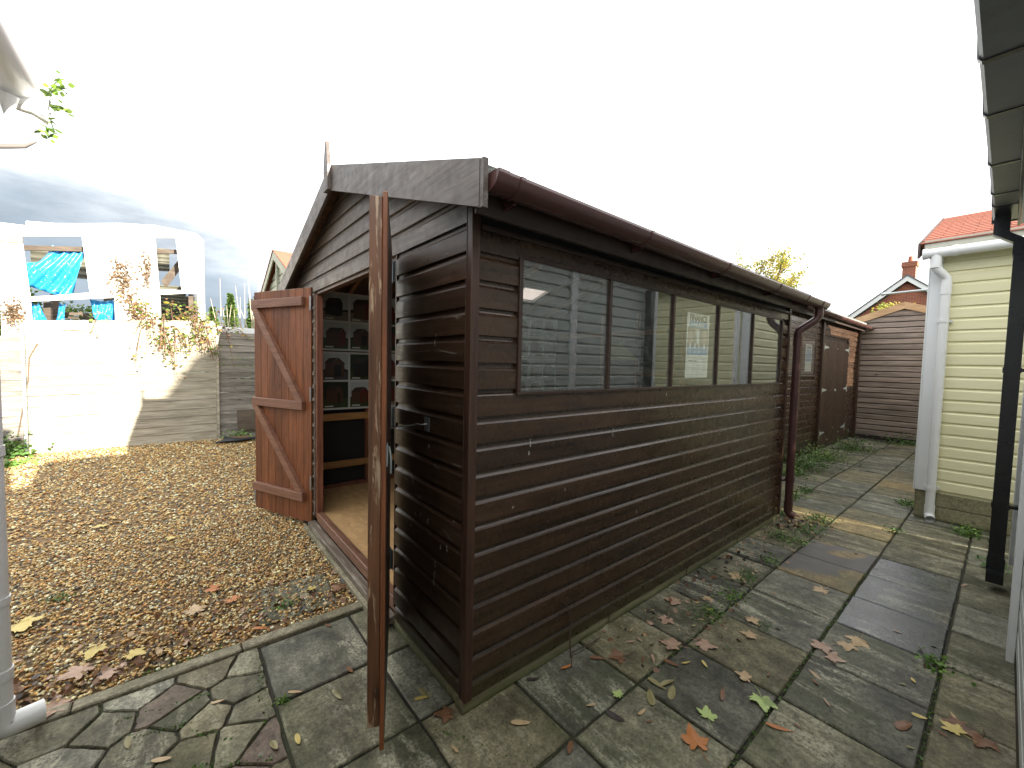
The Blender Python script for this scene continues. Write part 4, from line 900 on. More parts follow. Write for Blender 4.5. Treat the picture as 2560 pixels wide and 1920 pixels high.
for z, h in ((2.50, .10), (1.62, .04), (.62, .04), (.18, .10)): sqpipe([(PBX, PBY, z-h/2), (PBX, PBY, z+h/2)], PBW+.010, mat['black_pvc'], 'pipe_socket', bp2)
for z in (1.62, .62): MB().box(PBX-.035, PBX+.035, YR+.002, PBY-.04, z-.012, z+.012).build('pipe_clip', mat['black_pvc'], bp2)
MB().box(PBX-.14, PBX+.03, PBY-.043, PBY+.043, .065, .135).build('pipe_shoe', mat['black_pvc'], bp2)

# ------------------------------------------------------------------ left hand building with white gutter
lh = thing('white_rendered_building', 'white rendered building past the left edge carrying the big white gutter', 'building')
MB().box(-6.5, -1.62, -7.5, 1.02, -.02, 2.62).build('wall', mat['lime'], lh)
MB().cbox(-1.619, -1.526, -7.5, 1.08, 2.50, 2.515, .002).build('soffit', mat['white_board'], lh)
MB().cbox(-1.545, -1.525, -7.5, 1.08, 2.516, 2.70, .003).build('fascia', mat['white_board'], lh)
MB().add([(-1.50, -7.6, 2.71), (-1.50, 1.12, 2.71), (-3.9, 1.12, 3.15), (-3.9, -7.6, 3.15), (-1.50, -7.6, 2.74), (-1.50, 1.12, 2.74), (-3.9, 1.12, 3.18), (-3.9, -7.6, 3.18)], [(0, 3, 2, 1), (4, 5, 6, 7), (0, 1, 5, 4), (1, 2, 6, 5), (2, 3, 7, 6), (3, 0, 4, 7)]).build('roof', mat['felt'], lh)
gl_ = MB().tube([(-1.428, -7.4, 2.615), (-1.428, .98, 2.60)], .066, 20).build('gutter', mat['white_pvc'], lh)
MB().tube([(-1.428, .95, 2.60), (-1.428, .985, 2.60)], .070, 20).build('end_cap', mat['white_pvc'], gl_)
wl = MB().tube(swan([(-1.475, .93, 2.56), (-1.43, .95, 2.525), (-1.36, .955, 2.525)]), .030, 16, radii=None).build('gutter_outlet', mat['white_pvc'], lh)
MB().tube([(-1.385, .955, 2.525), (-1.342, .958, 2.522)], .05, 16, cap=False, radii=[.030, .050]).build('outlet_socket', mat['white_pvc'], wl)
MB().tube([(-1.435, .90, 2.52), (-1.437, .90, 2.425)], .03, 12, radii=[.028, .005]).build('outlet_drip', mat['white_pvc'], wl)
lp = MB().tube([(-1.545, 1.02, 2.45), (-1.545, 1.02, .13)], .040, 18).build('downpipe', mat['white_pvc'], lh)
for z, h in ((1.2, .04), (.60, .03), (.30, .04), (.16, .05)): MB().tube([(-1.545, 1.02, z-h/2), (-1.545, 1.02, z+h/2)], .0445, 18).build('pipe_socket', mat['white_pvc'], lp)
MB().tube(swan([(-1.545, 1.02, .16), (-1.545, 1.02, .075), (-1.43, 1.055, .072)]), .044, 18, cap=False).build('pipe_shoe', mat['white_pvc'], lp)

lt_ = thing('low_shade_block', 'added unseen low grey block beside the camera that shades the near gravel', 'shed')  # unseen block added to hold sun off the near gravel, low enough for a far patch
MB().box(-3.0, RX0-.02, -3.6, -1.62, 0, 2.38).build('wall', mat['grey_clad'], lt_); MB().box(-3.05, RX0-.02, -3.65, -1.56, 2.381, 2.44).build('roof', mat['felt'], lt_)
ff_ = thing('shade_screen', 'added unseen board screen that shades the lower end of the second shed wall', 'fence')  # added out of sight to keep low sun off the end of shed two
for k in range(12): MB().cbox(10.95, 11.60, -1.32, -1.30, .02+k*.16, .02+k*.16+.155, .003).build('fence_board', mat['brown_weather'], ff_)
# ------------------------------------------------------------------ added unseen tall block, there to shade the right part of the fence
nb_ = thing('tall_shade_block', 'added unseen tall dark block that casts shade on the right part of the fence', 'building')
MB().box(3.42, 6.25, -16, -12, 0, 8.2).build('wall', plain('shade_block_brown', (.16, .08, .055), .9, var=.3), nb_); MB().prism([(3.3, 8.2), (6.37, 8.2), (4.83, 9.2)], 'y', -16.1, -11.9).build('roof', mat['felt'], nb_)
# ------------------------------------------------------------------ fences
def fence(label, x0, x1, y, z0, heights, mt, capm=None, skew=0, wavy=0, sx=0):
    f = thing('fence', label, 'fence', (0, 0, 0)); z = z0
    for h in heights:
        n = 6; vv = []
        top_ = [(x0+(x1-x0)*t/n, random.uniform(-wavy, wavy)) for t in range(n+1)]
        mb = MB(); P = [(x, z) for x, w_ in top_]+[(x, z+h-.006+w_) for x, w_ in top_[::-1]]
        sk_ = lambda x, zz_: zz_*(1+skew*(x-x0)/(x1-x0))
        q = [(a, sk_(a, b)) for a, b in P]; tilt = random.uniform(0, .008)
        k = len(q); mb.add([(a, y-.012-(.012 if i > n else -.0)*-0-(0 if b > z+h*.5 else .012), b) for i, (a, b) in enumerate(q)]+[(a, y+.014, b) for a, b in q], [tuple(range(k)), tuple(range(2*k-1, k-1, -1))]+[(i, k+i, k+(i+1) % k, (i+1) % k) for i in range(k)])
        mb.build('fence_board', mt, f); z += h
    return f
f1 = fence('pale timber fence panel of wide boards, sunlit and part shaded, opposite the shed', -2.745, -.37, 8.18, -.01, [.155, .135, .15, .13, .16, .18, .15, .14, .19, .17, .17, .20, .16], mat['pale_fence'], skew=.09, wavy=.006)
MB().cbox(-2.79, -2.748, 8.12, 8.20, -.03, 1.86, .003).build('fence_post', mat['zinc'], f1)
f2 = fence('grey weathered lapped fence panel at the far right behind the open door leaf', -.32, 2.2, 8.24, .05, [.09, .13, .13, .12, .13, .11, .13, .13, .14, .12, .14, .13, .13, .13, .13, .12], mat['grey_fence'], wavy=.012)
MB().cbox(-.37+.005, -.322, 8.17, 8.26, -.02, 2.0, .003).build('fence_post', mat['pale_fence'], f2)
MB().cbox(-.5, 2.2, 8.29, 8.40, 2.03, 2.16, .004).build('top_rail', mat['white_board'], f2)
MB().cbox(-.5, 2.2, 8.33, 8.36, 1.6, 2.03, .004).build('backing_board', mat['lime'], f2)
f3 = fence('weathered lapped fence panel at the left edge with a creeper stem', -5.2, -2.795, 8.24, .22, [.13, .13, .11, .12, .11, .16, .17, .14, .13, .17, .14, .1], mat['grey_fence'], wavy=.012)
MB().cbox(-5.2, -2.795, 8.27, 8.31, -.02, .21, .004).build('gravel_board', mat['kerb'], f3)
st = MB().tube([(-2.86, 8.18, .3), (-2.80, 8.17, .7), (-2.73, 8.16, 1.15), (-2.71, 8.15, 1.5), (-2.62, 8.15, 1.72)], .008, 6); 
o = st.build('creeper_stem', plain('stem_brown', (.12, .08, .05), .8)); tag(o, 'thin brown creeper stem climbing the left fence panel', 'stem')

# ------------------------------------------------------------------ derelict building
dr_ = thing('derelict_outbuilding', 'derelict whitewashed timber outbuilding with open bays beyond the fence', 'building')
Yd = 10.5
def panel(poly, name='wall_panel', mt=None, y=Yd, t=.05, par=None): return MB().prism(poly, 'y', y, y+t).build(name, mt or mat['lime'], par or dr_)
panel([(-5.2, 3.75), (-5.2, 3.5), (-3.6, 3.60), (-3.16, 3.76), (-2.38, 3.93), (-1.26, 4.13), (-1.26, 4.40), (-1.8, 4.32), (-2.3, 4.20), (-2.737, 4.102), (-3.108, 4.06), (-3.11, 3.975), (-3.6, 3.95)], 'head_board')
panel([(-3.46, 3.62), (-3.163, 3.635), (-3.09, 2.62), (-3.06, 1.4), (-3.46, 1.4)]); panel([(-5.2, 3.4), (-3.62, 3.5), (-3.60, 1.4), (-5.2, 1.4)])
panel([(-2.38, 3.928), (-1.262, 4.129), (-1.211, 3.03), (-1.196, 2.655), (-1.19, 1.4), (-1.92, 1.4), (-1.93, 2.79), (-2.29, 2.82)])
panel([(-.92, 4.20), (-.42, 4.254), (-.41, 1.4), (-.51, 1.4), (-.55, 3.03), (-.832, 3.055)])
panel([(-1.258, 4.131), (-1.258, 4.40), (-.556, 4.378), (-.422, 4.256), (-.92, 4.201)], 'head_board')
panel([(-1.212, 3.033), (-.834, 3.053), (-.552, 3.03), (-1.21, 2.913)], 'beam'); panel([(-3.107, 2.633), (-2.3, 2.816), (-1.932, 2.788), (-1.932, 2.76), (-3.10, 2.552)], 'beam')
panel([(-3.44, 3.60), (-3.16, 3.635), (-3.16, 3.75), (-3.44, 3.72)], 'lintel', mat['tan'], y=Yd-.03, t=.029)
panel([(-3.055, 2.03), (-2.9, 2.03), (-2.9, 2.128), (-2.706, 2.128), (-2.70, 2.0), (-2.431, 2.0), (-2.417, 2.179), (-1.923, 2.23), (-1.923, 1.4), (-3.055, 1.4)])
MB().box(-.50, -.44, Yd+.06, Yd+3.4, 1.2, 4.1).build('side_wall', mat['lime'], dr_)
dkw = wood('old_timber', (.05, .035, .025), (.12, .09, .065), 'x', (.7, .9), bump=.3)
for (p, q, w_) in (((-3.4, Yd+.2, 3.55), (-.6, Yd+.3, 4.0), .09), ((-3.2, Yd+1.5, 2.45), (-.5, Yd+1.6, 2.55), .06), ((-3.2, Yd+1.5, 2.38), (-.5, Yd+1.5, 2.36), .05), ((-2.6, Yd+1.3, 2.5), (-1.9, Yd+1.2, 1.8), .06), ((-3.15, Yd+2.4, 1.4), (-3.12, Yd+2.4, 3.6), .12), ((-2.95, Yd+.4, 1.4), (-2.93, Yd+.4, 2.6), .10), ((-.66, Yd+.2, 1.4), (-.66, Yd+.2, 3.0), .09)):
    MB().obox(p, q, w_, w_, up=(.1, 1, .1)).build('old_beam', dkw, dr_)
panel([(-1.19, 3.26), (-1.10, 3.12), (-.83, 3.60), (-.83, 3.86)], 'leaning_board', dkw, y=Yd+.35, t=.04)
M = Mt('corrugated_iron'); n = M.noise(M.coord(rand=False), 6, 6); c = M.mix(n, (.06, .06, .045), (.16, .15, .11)); mat['corr'] = M.out(c, .6)
def corr(x0, x1, z0, z1, y, n=9, slope=0, par=None):
    mb = MB(); vv = []; m_ = n*6
    for i in range(m_+1):
        t = i/m_; vv += [(x0, y+.02*math.sin(t*n*6.283)+slope*t, z0+(z1-z0)*t), (x1, y+.02*math.sin(t*n*6.283)+slope*t, z0+(z1-z0)*t+.03)]
    mb.add(vv, [(2*i, 2*i+1, 2*i+3, 2*i+2) for i in range(m_)], 0, True); o = mb.build('corrugated_sheet', mat['corr'], par or dr_, recalc=False); sd = o.modifiers.new('t', 'SOLIDIFY'); sd.thickness = .003; return o
corr(-3.4, -2.3, 3.30, 3.86, Yd+1.9, 4); corr(-1.36, -1.04, 3.66, 4.22, Yd+1.6, 6); corr(-2.2, -.7, 2.8, 3.5, Yd+3.0, 8); corr(-1.3, -.5, 1.6, 3.0, Yd+3.1, 8)
# back wall lower part dark
MB().box(-2.4, -.5, Yd+3.3, Yd+3.36, 1.2, 3.3).build('back_wall', dkw, dr_)
# tarpaulins
M = Mt('blue_tarpaulin'); n = M.noise(M.coord(rand=False), 9, 5, .6, 1); c = M.mix(n, (.01, .17, .42), (.03, .33, .62)); c = M.mix(M.ramp(M.noise(M.coord(rand=False), 25, 5), [(.62, 0), (.68, .7)]), c, (.5, .6, .62)); mat['tarp'] = M.out(c, .35)
def tarp(quad, y, name, label, folds=5, nx=26, nz=20, seed=1, amp=.07):
    r = random.Random(seed); a, b, c_, d_ = [Vector((p[0], y, p[1])) for p in quad]; mb = MB(); vv = []
    for j in range(nz+1):
        for i in range(nx+1):
            s, t = i/nx, j/nz; p = a.lerp(b, s).lerp(d_.lerp(c_, s), t)
            p.y += amp*math.sin((s*1.0+.35*t)*folds*6.28)*(.4+.6*t)+.04*math.sin(t*7+s*3)
            p.z += .05*math.sin(s*math.pi)*(-1)*(1-t)
            vv.append(p)
    w = nx+1; mb.add(vv, [(j*w+i, j*w+i+1, (j+1)*w+i+1, (j+1)*w+i) for j in range(nz) for i in range(nx)], 0, True)
    o = mb.build(name, mat['tarp'], None, recalc=False); sd = o.modifiers.new('t', 'SOLIDIFY'); sd.thickness = .004; tag(o, label, 'tarpaulin', 'blue tarpaulins in the derelict outbuilding'); return o
tarp([(-2.82, 3.72), (-2.35, 3.74), (-2.60, 2.66), (-3.22, 2.9)], Yd+.25, 'tarpaulin', 'bright blue tarpaulin slung across the large upper bay', 4)
tarp([(-3.3, 3.30), (-2.75, 3.55), (-2.75, 2.78), (-3.3, 2.98)], Yd+.30, 'tarpaulin', 'blue tarpaulin end draped at the left of the upper bay', 3, seed=4)
tarp([(-2.33, 2.72), (-1.90, 2.78), (-1.93, 2.1), (-2.24, 2.2)], Yd+.30, 'tarpaulin', 'dark blue tarpaulin hanging at the right of the lower bay', 4, seed=2, amp=.04)
tarp([(-3.12, 2.56), (-3.02, 2.56), (-2.86, 2.0), (-3.10, 2.0)], Yd+.2, 'tarpaulin', 'narrow torn strip of blue tarpaulin at the lower left bay', 2, nx=10, seed=3, amp=.03)
tarp([(-2.76, 2.60), (-2.66, 2.62), (-2.72, 2.0), (-2.83, 2.02)], Yd+.28, 'tarpaulin', 'thin twisted strip of tarpaulin hanging in the lower bay', 1.5, nx=10, seed=6, amp=.03)

# ------------------------------------------------------------------ foliage
def leaves_mesh(name, pts, size, mats, shape='oval', seed=0, parent=None, droop=0):
    """many single small leaves as one mesh; pts = list of positions"""
    r = np.random.default_rng(seed); n = len(pts)
    if shape == 'oval': base = np.array([(0, 0, 0), (.32, .3, .04), (.36, .62, .05), (0, 1, 0), (-.36, .62, .05), (-.32, .3, .04)])
    else: base = np.array([(0, 0, 0), (.06, .5, .02), (0, 1, 0), (-.06, .5, .02)])
    k = len(base); A = r.uniform(0, 6.283, n); B = r.uniform(-.9, .9, n); C_ = r.uniform(-1.2, 1.2, n); sz = size*r.uniform(.6, 1.3, n)
    V = base[None]*sz[:, None, None]
    x, y, z = V[..., 0], V[..., 1], V[..., 2]
    cb, sb = np.cos(B)[:, None], np.sin(B)[:, None]; y, z = y*cb-z*sb, y*sb+z*cb
    cc, sc_ = np.cos(C_)[:, None], np.sin(C_)[:, None]; x, z = x*cc-z*sc_, x*sc_+z*cc
    ca, sa = np.cos(A)[:, None], np.sin(A)[:, None]; x, y = x*ca-y*sa, x*sa+y*ca
    V = np.stack([x, y, z], 2)+np.asarray(pts)[:, None]
    me_ = bpy.data.meshes.new(name); me_.vertices.add(n*k); me_.vertices.foreach_set('co', V.reshape(-1).astype('f')); me_.loops.add(n*k); me_.loops.foreach_set('vertex_index', np.arange(n*k).astype('i')); me_.polygons.add(n)
    me_.polygons.foreach_set('loop_start', (np.arange(n)*k).astype('i')); me_.polygons.foreach_set('loop_total', np.full(n, k, 'i')); me_.polygons.foreach_set('material_index', r.integers(0, len(mats), n).astype('i')); me_.update()
    for q in mats: me_.materials.append(q)
    o = link(name, me_, parent); o['kind'] = 'stuff'; return o
def fol(name, c, tr=.4):
    M = Mt(name); n = M.noise(M.coord(rand=False), 9, 3); cc = M.mix(n, tuple(x*.7 for x in c), tuple(min(1, x*1.3) for x in c)); M.out(cc, .5)
    t = M.node('ShaderNodeBsdfTranslucent'); M.l.new(cc, t.inputs[0]); s_ = M.node('ShaderNodeMixShader'); s_.inputs[0].default_value = tr; M.l.new(M.p.outputs[0], s_.inputs[1]); M.l.new(t.outputs[0], s_.inputs[2]); M.l.new(s_.outputs[0], M.n['Material Output'].inputs[0]); return M.m
FG = [fol('foliage_mid', (.09, .15, .03)), fol('foliage_dark', (.045, .085, .02)), fol('foliage_light', (.17, .25, .05)), fol('foliage_dry', (.22, .13, .06)), fol('foliage_yellow', (.42, .36, .06))]
bark = plain('bark', (.13, .10, .075), .9, var=.3, scale=20, bump=.4)
def branches(base, tip_list, r0, mb, rnd):
    for t in tip_list:
        b = Vector(base); t = Vector(t); mid = b.lerp(t, .5)+Vector((rnd.uniform(-1, 1), rnd.uniform(-1, 1), rnd.uniform(-.5, .5)))*(t-b).length*.1
        mb.tube([b, b.lerp(mid, .5), mid, mid.lerp(t, .5), t], r0, 6, radii=[r0, r0*.8, r0*.6, r0*.35, r0*.12])
# autumn tree beyond the roofs
tx, ty = 25.0, 7.35; rnd = random.Random(5)
tree = thing('autumn_tree', 'half bare autumn tree with sparse yellow leaves rising behind the shed roofs', 'tree', (0, 0, 0))
mb = MB(); mb.tube([(tx, ty, 0), (tx+.1, ty, 2.5), (tx, ty+.1, 4.6)], .2, 8, radii=[.24, .19, .14]); 
tips = []; 
for k in range(15):
    a = rnd.uniform(0, 6.28); rr = rnd.uniform(.5, 1.75); t = (tx+math.cos(a)*rr, ty+math.sin(a)*rr*1.05, rnd.uniform(6.3, 8.9)-rr*.25); tips.append(t)
branches((tx, ty+.1, 4.5), tips, .085, mb, rnd); tw_ = []
for t in tips:
    b = Vector((tx, ty+.1, 4.5)).lerp(Vector(t), .5)
    for q in range(7):
        e = Vector(t)+Vector((rnd.gauss(0, .45), rnd.gauss(0, .5), rnd.gauss(0, .45))); s_ = b.lerp(Vector(t), rnd.uniform(.2, 1)); mb.tube([s_, s_.lerp(e, .5)+Vector((rnd.gauss(0, .06), rnd.gauss(0, .06), .05)), e], .018, 4, radii=[.022, .014, .005]); tw_.append((s_, e))
mb.build('trunk', bark, tree)
pts = []
for s_, e in tw_:
    hi = e.z > 8.1
    for q in range(16 if hi else 60):
        t = rnd.uniform(.2, 1.1); p = s_.lerp(e, t); pts.append((p.x+rnd.gauss(0, .13), p.y+rnd.gauss(0, .13), p.z+rnd.gauss(0, .13)))
leaves_mesh('crown', pts, .10, [FG[4], FG[4], fol('foliage_gold', (.5, .40, .07)), FG[2]], seed=5, parent=tree)
def bush(name, label, cat, c, rad, n, size, mats, seed, kind=None, stems=5):
    r = np.random.default_rng(seed); t = thing(name, label, cat, (0, 0, 0))
    d = r.normal(size=(n, 3)); d /= np.linalg.norm(d, axis=1)[:, None]; q = r.uniform(.35, 1, (n, 1))**.5
    lump = 1+.25*np.sin(d[:, :1]*7+seed)*np.cos(d[:, 1:2]*6)
    P = d*q*lump*np.array(rad)+np.array(c); leaves_mesh('foliage', P, size, mats, seed=seed, parent=t)
    mb = MB(); rn = random.Random(seed)
    branches((c[0], c[1], max(c[2]-rad[2]-.5, -.02)), [(c[0]+rn.gauss(0, rad[0]*.5), c[1]+rn.gauss(0, rad[1]*.5), c[2]+rn.uniform(0, rad[2]*.9)) for _ in range(stems)], .03, mb, rn); mb.build('stems', bark, t); return t
bush('bush', 'green bush seen through the lower bay of the derelict outbuilding', 'bush', (-3.0, 14.6, 2.0), (1.4, .8, .95), 3000, .10, [FG[0], FG[2], FG[1]], 11)
bush('bush', 'leafy bush glimpsed left of the tarpaulin in the upper bay', 'bush', (-4.3, 14.2, 2.7), (.7, .6, .9), 1500, .10, [FG[0], FG[2], FG[1]], 12)
# conifers between building and green gable
def conifer(x, y, h, r, seed, label):
    t = thing('conifer', label, 'tree', (x, y, 0)); rg_ = np.random.default_rng(seed); n = 3600
    z = rg_.uniform(0.2, 1, n)**.8; rad = r*(1-z)**.8*(.75+.25*np.sin(z*60))*rg_.uniform(.4, 1, n)**.5; a = rg_.uniform(0, 6.283, n)
    P = np.stack([np.cos(a)*rad, np.sin(a)*rad, z*h], 1); leaves_mesh('crown', P, .11, [FG[0], FG[2], FG[2]], 'needle', seed, t)
    n2 = 1800; z = rg_.uniform(0.2, 1, n2); rad = r*.8*(1-z)**.8*rg_.uniform(.3, 1, n2)**.5; a = rg_.uniform(0, 6.283, n2); leaves_mesh('inner_foliage', np.stack([np.cos(a)*rad, np.sin(a)*rad, z*h], 1), .09, [FG[1], FG[0]], 'oval', seed+1, t)
    MB().tube([(0, 0, 0), (0, 0, h*.9)], .06, 6, radii=[.07, .01]).build('trunk', bark, t)
conifer(.30, 13, 3.38, .55, 21, 'small pointed conifer beside the white corner of the derelict building')
conifer(.85, 13.2, 3.30, .5, 22, 'small conifer partly hidden behind the open red door leaf'); conifer(-.12, 13.1, 2.95, .45, 23, 'lowest conifer touching the derelict building corner')
def shade_tree(x, y, h, r, seed, label):
    t = thing('shade_cypress', label, 'tree', (x, y, 0)); g = np.random.default_rng(seed); n = 5200
    z = g.uniform(.03, 1, n); rad = r*np.clip((1-z)*5, 0, 1)**.5*g.uniform(.2, 1, n)**.5; a = g.uniform(0, 6.283, n)
    leaves_mesh('crown', np.stack([np.cos(a)*rad, np.sin(a)*rad, z*h], 1), .13, [FG[1], FG[0]], 'oval', seed, t); MB().tube([(0, 0, 0), (0, 0, h*.9)], .05, 6, radii=[.06, .02]).build('trunk', bark, t)
shade_tree(5.22, -6.0, 5.0, .36, 71, 'added unseen leafy column shading the gap, nearer the grey garden room corner'); shade_tree(6.12, -6.0, 5.0, .34, 72, 'added unseen leafy column shading the gap, behind the cream garden room')  # unseen pair, added to narrow the sun strip between the garden rooms
# bare pale shoots
rn = random.Random(8); mb = MB()
for k in range(34):
    x = rn.uniform(-.38, .75); z0 = 1.9; h = rn.uniform(.35, 1.35) if x > .3 or rn.random() < .3 else rn.uniform(.3, .8); lean = rn.uniform(-.35, .35)
    mb.tube([(x, 9+rn.uniform(-.2, .2), z0), (x+lean*.3, 9, z0+h*.5), (x+lean*(1.1 if rn.random() > .4 else .5), 9, z0+h)], .008, 5, radii=[.010, .008, .003])
o = mb.build('bare_shoots', plain('pale_twig', (.42, .36, .28), .8)); tag(o, 'clump of pale leafless shoots sprouting above the fence top', 'shrub')
# bramble over fence
rn = random.Random(9); br_ = thing('bramble', 'tangled bramble with brown and green leaves spilling over the fence', 'bramble', (0, 0, 0)); mb = MB(); pts = []
for k in range(60):
    x = rn.gauss(-.85, .36); x = min(max(x, -1.75), -.1); p = Vector((x, 8.3, rn.uniform(1.75, 2.1))); path = [p]
    dx = rn.uniform(-.35, .35); up_ = rn.uniform(.05, .6); dn = rn.uniform(0, .75) if rn.random() < .55 else 0
    for t in range(1, 7):
        u = t/6; path.append(Vector((p.x+dx*u, 8.3-.30*u*(1 if dn else .3), p.z+up_*math.sin(u*math.pi*(.9 if dn else .5))-dn*u*u)))
    mb.tube(path, .005, 4, radii=[.006]*6+[.003])
    for q in range(26):
        i = rn.randrange(1, 7); a = path[i-1].lerp(path[i], rn.random()); pts.append((a.x+rn.gauss(0, .045), a.y+rn.gauss(0, .05), a.z+rn.gauss(0, .045)))
mb.build('stems', plain('bramble_stem', (.16, .08, .05), .7), br_); leaves_mesh('foliage', pts, .055, [FG[0], FG[2], FG[3], FG[2], FG[4], leafmat('leaf_rust', (.2, .09, .04), (.33, .18, .08))], seed=9, parent=br_)
def ivy_patch(cx_, cz_, rx_, rz_, n, seed, label, y=Yd-.02):
    r = np.random.default_rng(seed); P = np.stack([r.normal(cx_, rx_, n), np.full(n, y)-r.uniform(0, .04, n), r.normal(cz_, rz_, n)], 1); t = thing('dead_ivy', label, 'ivy'); leaves_mesh('foliage', P, .05, [FG[3], leafmat('leaf_dead%d' % seed, (.16, .11, .07), (.28, .20, .13))], seed=seed, parent=t)
    rn = random.Random(seed); mb = MB()
    for k in range(9): mb.tube([(cx_+rn.gauss(0, rx_*.5), y-.006, cz_-rz_*1.8), (cx_+rn.gauss(0, rx_*.7), y-.006, cz_), (cx_+rn.gauss(0, rx_), y-.006, cz_+rz_*rn.uniform(.5, 1.8))], .005, 4)
    mb.build('stems', bark, t)
ivy_patch(-1.80, 3.20, .13, .24, 420, 31, 'patch of dead ivy on the wide white wall panel, mid height'); ivy_patch(-1.42, 3.38, .05, .2, 150, 32, 'thin dead ivy streak near the narrow upper opening'); ivy_patch(-1.58, 2.45, .11, .2, 420, 33, 'dense dead ivy low on the white wall panel above the bramble'); ivy_patch(-3.30, 2.30, .09, .15, 260, 34, 'dead ivy patch on the left white pier')
# plants at the fence foot
def weedclump(name, label, cat, c, rad, n, size, seed, light=False, tall=1.0):
    r = np.random.default_rng(seed); t = thing(name, label, cat, (c[0], c[1], 0))
    n = int(n*(1.1 if c[0] < 5 and c[1] < .9 else 1.6)); size *= .62
    P = np.stack([r.normal(0, rad*.5, n), r.normal(0, rad*.4, n), np.abs(r.normal(0, rad*.28*tall, n))+.006], 1); leaves_mesh('leaf_blades', P, size, [mat['weed'], mat['weed_l'] if light else mat['weed']], 'oval', seed, t)
    m2 = max(10, n//3); P2 = np.stack([r.normal(0, rad*.45, m2), r.normal(0, rad*.35, m2), np.full(m2, .003)], 1)
    leaves_mesh('grass_blades', P2, size*2.6, [mat['weed_l'] if light else mat['weed'], mat['weed']], 'needle', seed+50, t); return t
weedclump('shrub', 'dark leafy weed growing at the foot of the left fence panel', 'plant', (-3.0, 7.98), .32, 420, .085, 41, tall=1.6)
weedclump('weed', 'low green weed in the gravel by the left fence post', 'plant', (-2.80, 7.3), .25, 90, .09, 42, True, .4)
weedclump('weed', 'green weed on the rubbish heap behind the open door leaf', 'plant', (-.05, 7.95), .22, 160, .06, 43, True, .9)
o = MB().cbox(-.02, .5, -.008, .008, 0, .42, .003).build('leaning_board', dkw); o.location = (-.02, 8.14, .13); o.rotation_euler = (R_(-12), 0, 0); tag(o, 'dark rotten board leaning against the grey lapped fence panel', 'board')
mb = MB(); 
for k in range(3): mb.tube([(-.42+.1*k, 7.60+.05*k, .02), (-.30, 7.52+.02*k, .05+.02*k), (-.05, 7.50+.04*k, .04), (.18, 7.6, .05), (.25, 7.75, .03)], .022, 6, radii=[.02, .035, .03, .03, .02])
o = mb.build('black_sack', plain('black_plastic', (.012, .014, .018), .35)); tag(o, 'crumpled black plastic sheeting on the gravel by the fence', 'sheeting')
o = MB().cbox(-.22, .1, 7.58, 7.85, .06, .075, .004).build('board_offcut', wood('offcut', (.12, .07, .04), (.24, .15, .09), 'x')); tag(o, 'brown board offcut lying on the black sheeting', 'board')

# ------------------------------------------------------------------ sage playhouse beyond
gp = thing('sage_playhouse', 'sage green gabled summerhouse with red shingle roof behind the red door leaf', 'summerhouse')
gx, gya, gza, gs = .30, 6.215, 3.31, .45
for k in range(0, 26):
    z = .05+.12*k; lim = lambda zz_, s=1: (gza-.12-zz_)/gs
    if z > gza-.16: break
    board(gp, mat['slat_green'], lambda q: max(.06, 1.10-(gza-.10-q)/gs), lambda q: min(2.14, 1.10+(gza-.10-q)/gs), z, (gx+.06, gya+1.10, 0), rg)
gt = lambda y: gza-gs*abs(y-gya)
for a, b in ((gya-1.25, gya), (gya, gya+1.25)): barge(a, b, 'bargeboard', gp, gx-.02, gx, gt, .13, mat['slat_green'])
MB().box(gx+.02, gx+.05, gya-.02, gya+.04, 2.3, gza-.14).build('centre_batten', mat['slat_green'], gp)
for s in (-1, 1):
    for k in range(9):
        y0 = gya+s*k*.145; y1 = gya+s*(k+1)*.15; q0, q1 = gt(y0)+.02, gt(y1)+.02
        MB().add([(x, y, z) for x in (gx-.03, gx+3.0) for (y, z) in ((y0, q0-.012), (y1, q1-.004), (y1, q1+.012), (y0, q0+.004))], [(0, 1, 2, 3), (7, 6, 5, 4), (0, 4, 5, 1), (1, 5, 6, 2), (2, 6, 7, 3), (3, 7, 4, 0)]).build('shingle_course', mat['shingle'], gp)
MB().box(gx+.1, gx+2.9, gya-1.1, gya+1.1, .0, 2.78).build('wall_lining', mat['slat_green'], gp)

# ------------------------------------------------------------------ brick house far behind
hs = thing('brick_house', 'red brick house gable with white bargeboards and a chimney beyond the path', 'house')
M = Mt('red_brick'); v = M.coord((1, 1, 1), False); sx_ = M.node('ShaderNodeSeparateXYZ'); M.l.new(v, sx_.inputs[0]); cb_ = M.node('ShaderNodeCombineXYZ'); M.l.new(sx_.outputs[1], cb_.inputs[0]); M.l.new(sx_.outputs[2], cb_.inputs[1])
bk = M.node('ShaderNodeTexBrick'); M.l.new(cb_.outputs[0], bk.inputs['Vector']); bk.inputs['Scale'].default_value = 1; bk.inputs['Brick Width'].default_value = .225; bk.inputs['Row Height'].default_value = .075; bk.inputs['Mortar Size'].default_value = .007
bk.inputs['Color1'].default_value = (.30, .075, .035, 1); bk.inputs['Color2'].default_value = (.20, .05, .028, 1); bk.inputs['Mortar'].default_value = (.32, .24, .18, 1); M.bump(bk.outputs['Fac'], -.4, .01); mat['brick'] = M.out(bk.outputs['Color'], .85)
HX, HY, HZ = 30.0, 2.29, 6.80; hsl = .84; hw = 3.6
MB().prism([(HY-hw, 0), (HY+hw, 0), (HY+hw, HZ-.35-hsl*hw), (HY, HZ-.35), (HY-hw, HZ-.35-hsl*hw)], 'x', HX, HX+.3).build('wall', mat['brick'], hs)
MB().box(HX+.3, HX+8, HY-hw, HY+hw, 0, HZ-.4-hsl*hw).build('side_wall', mat['brick'], hs)
ht = lambda y: HZ-hsl*abs(y-HY)
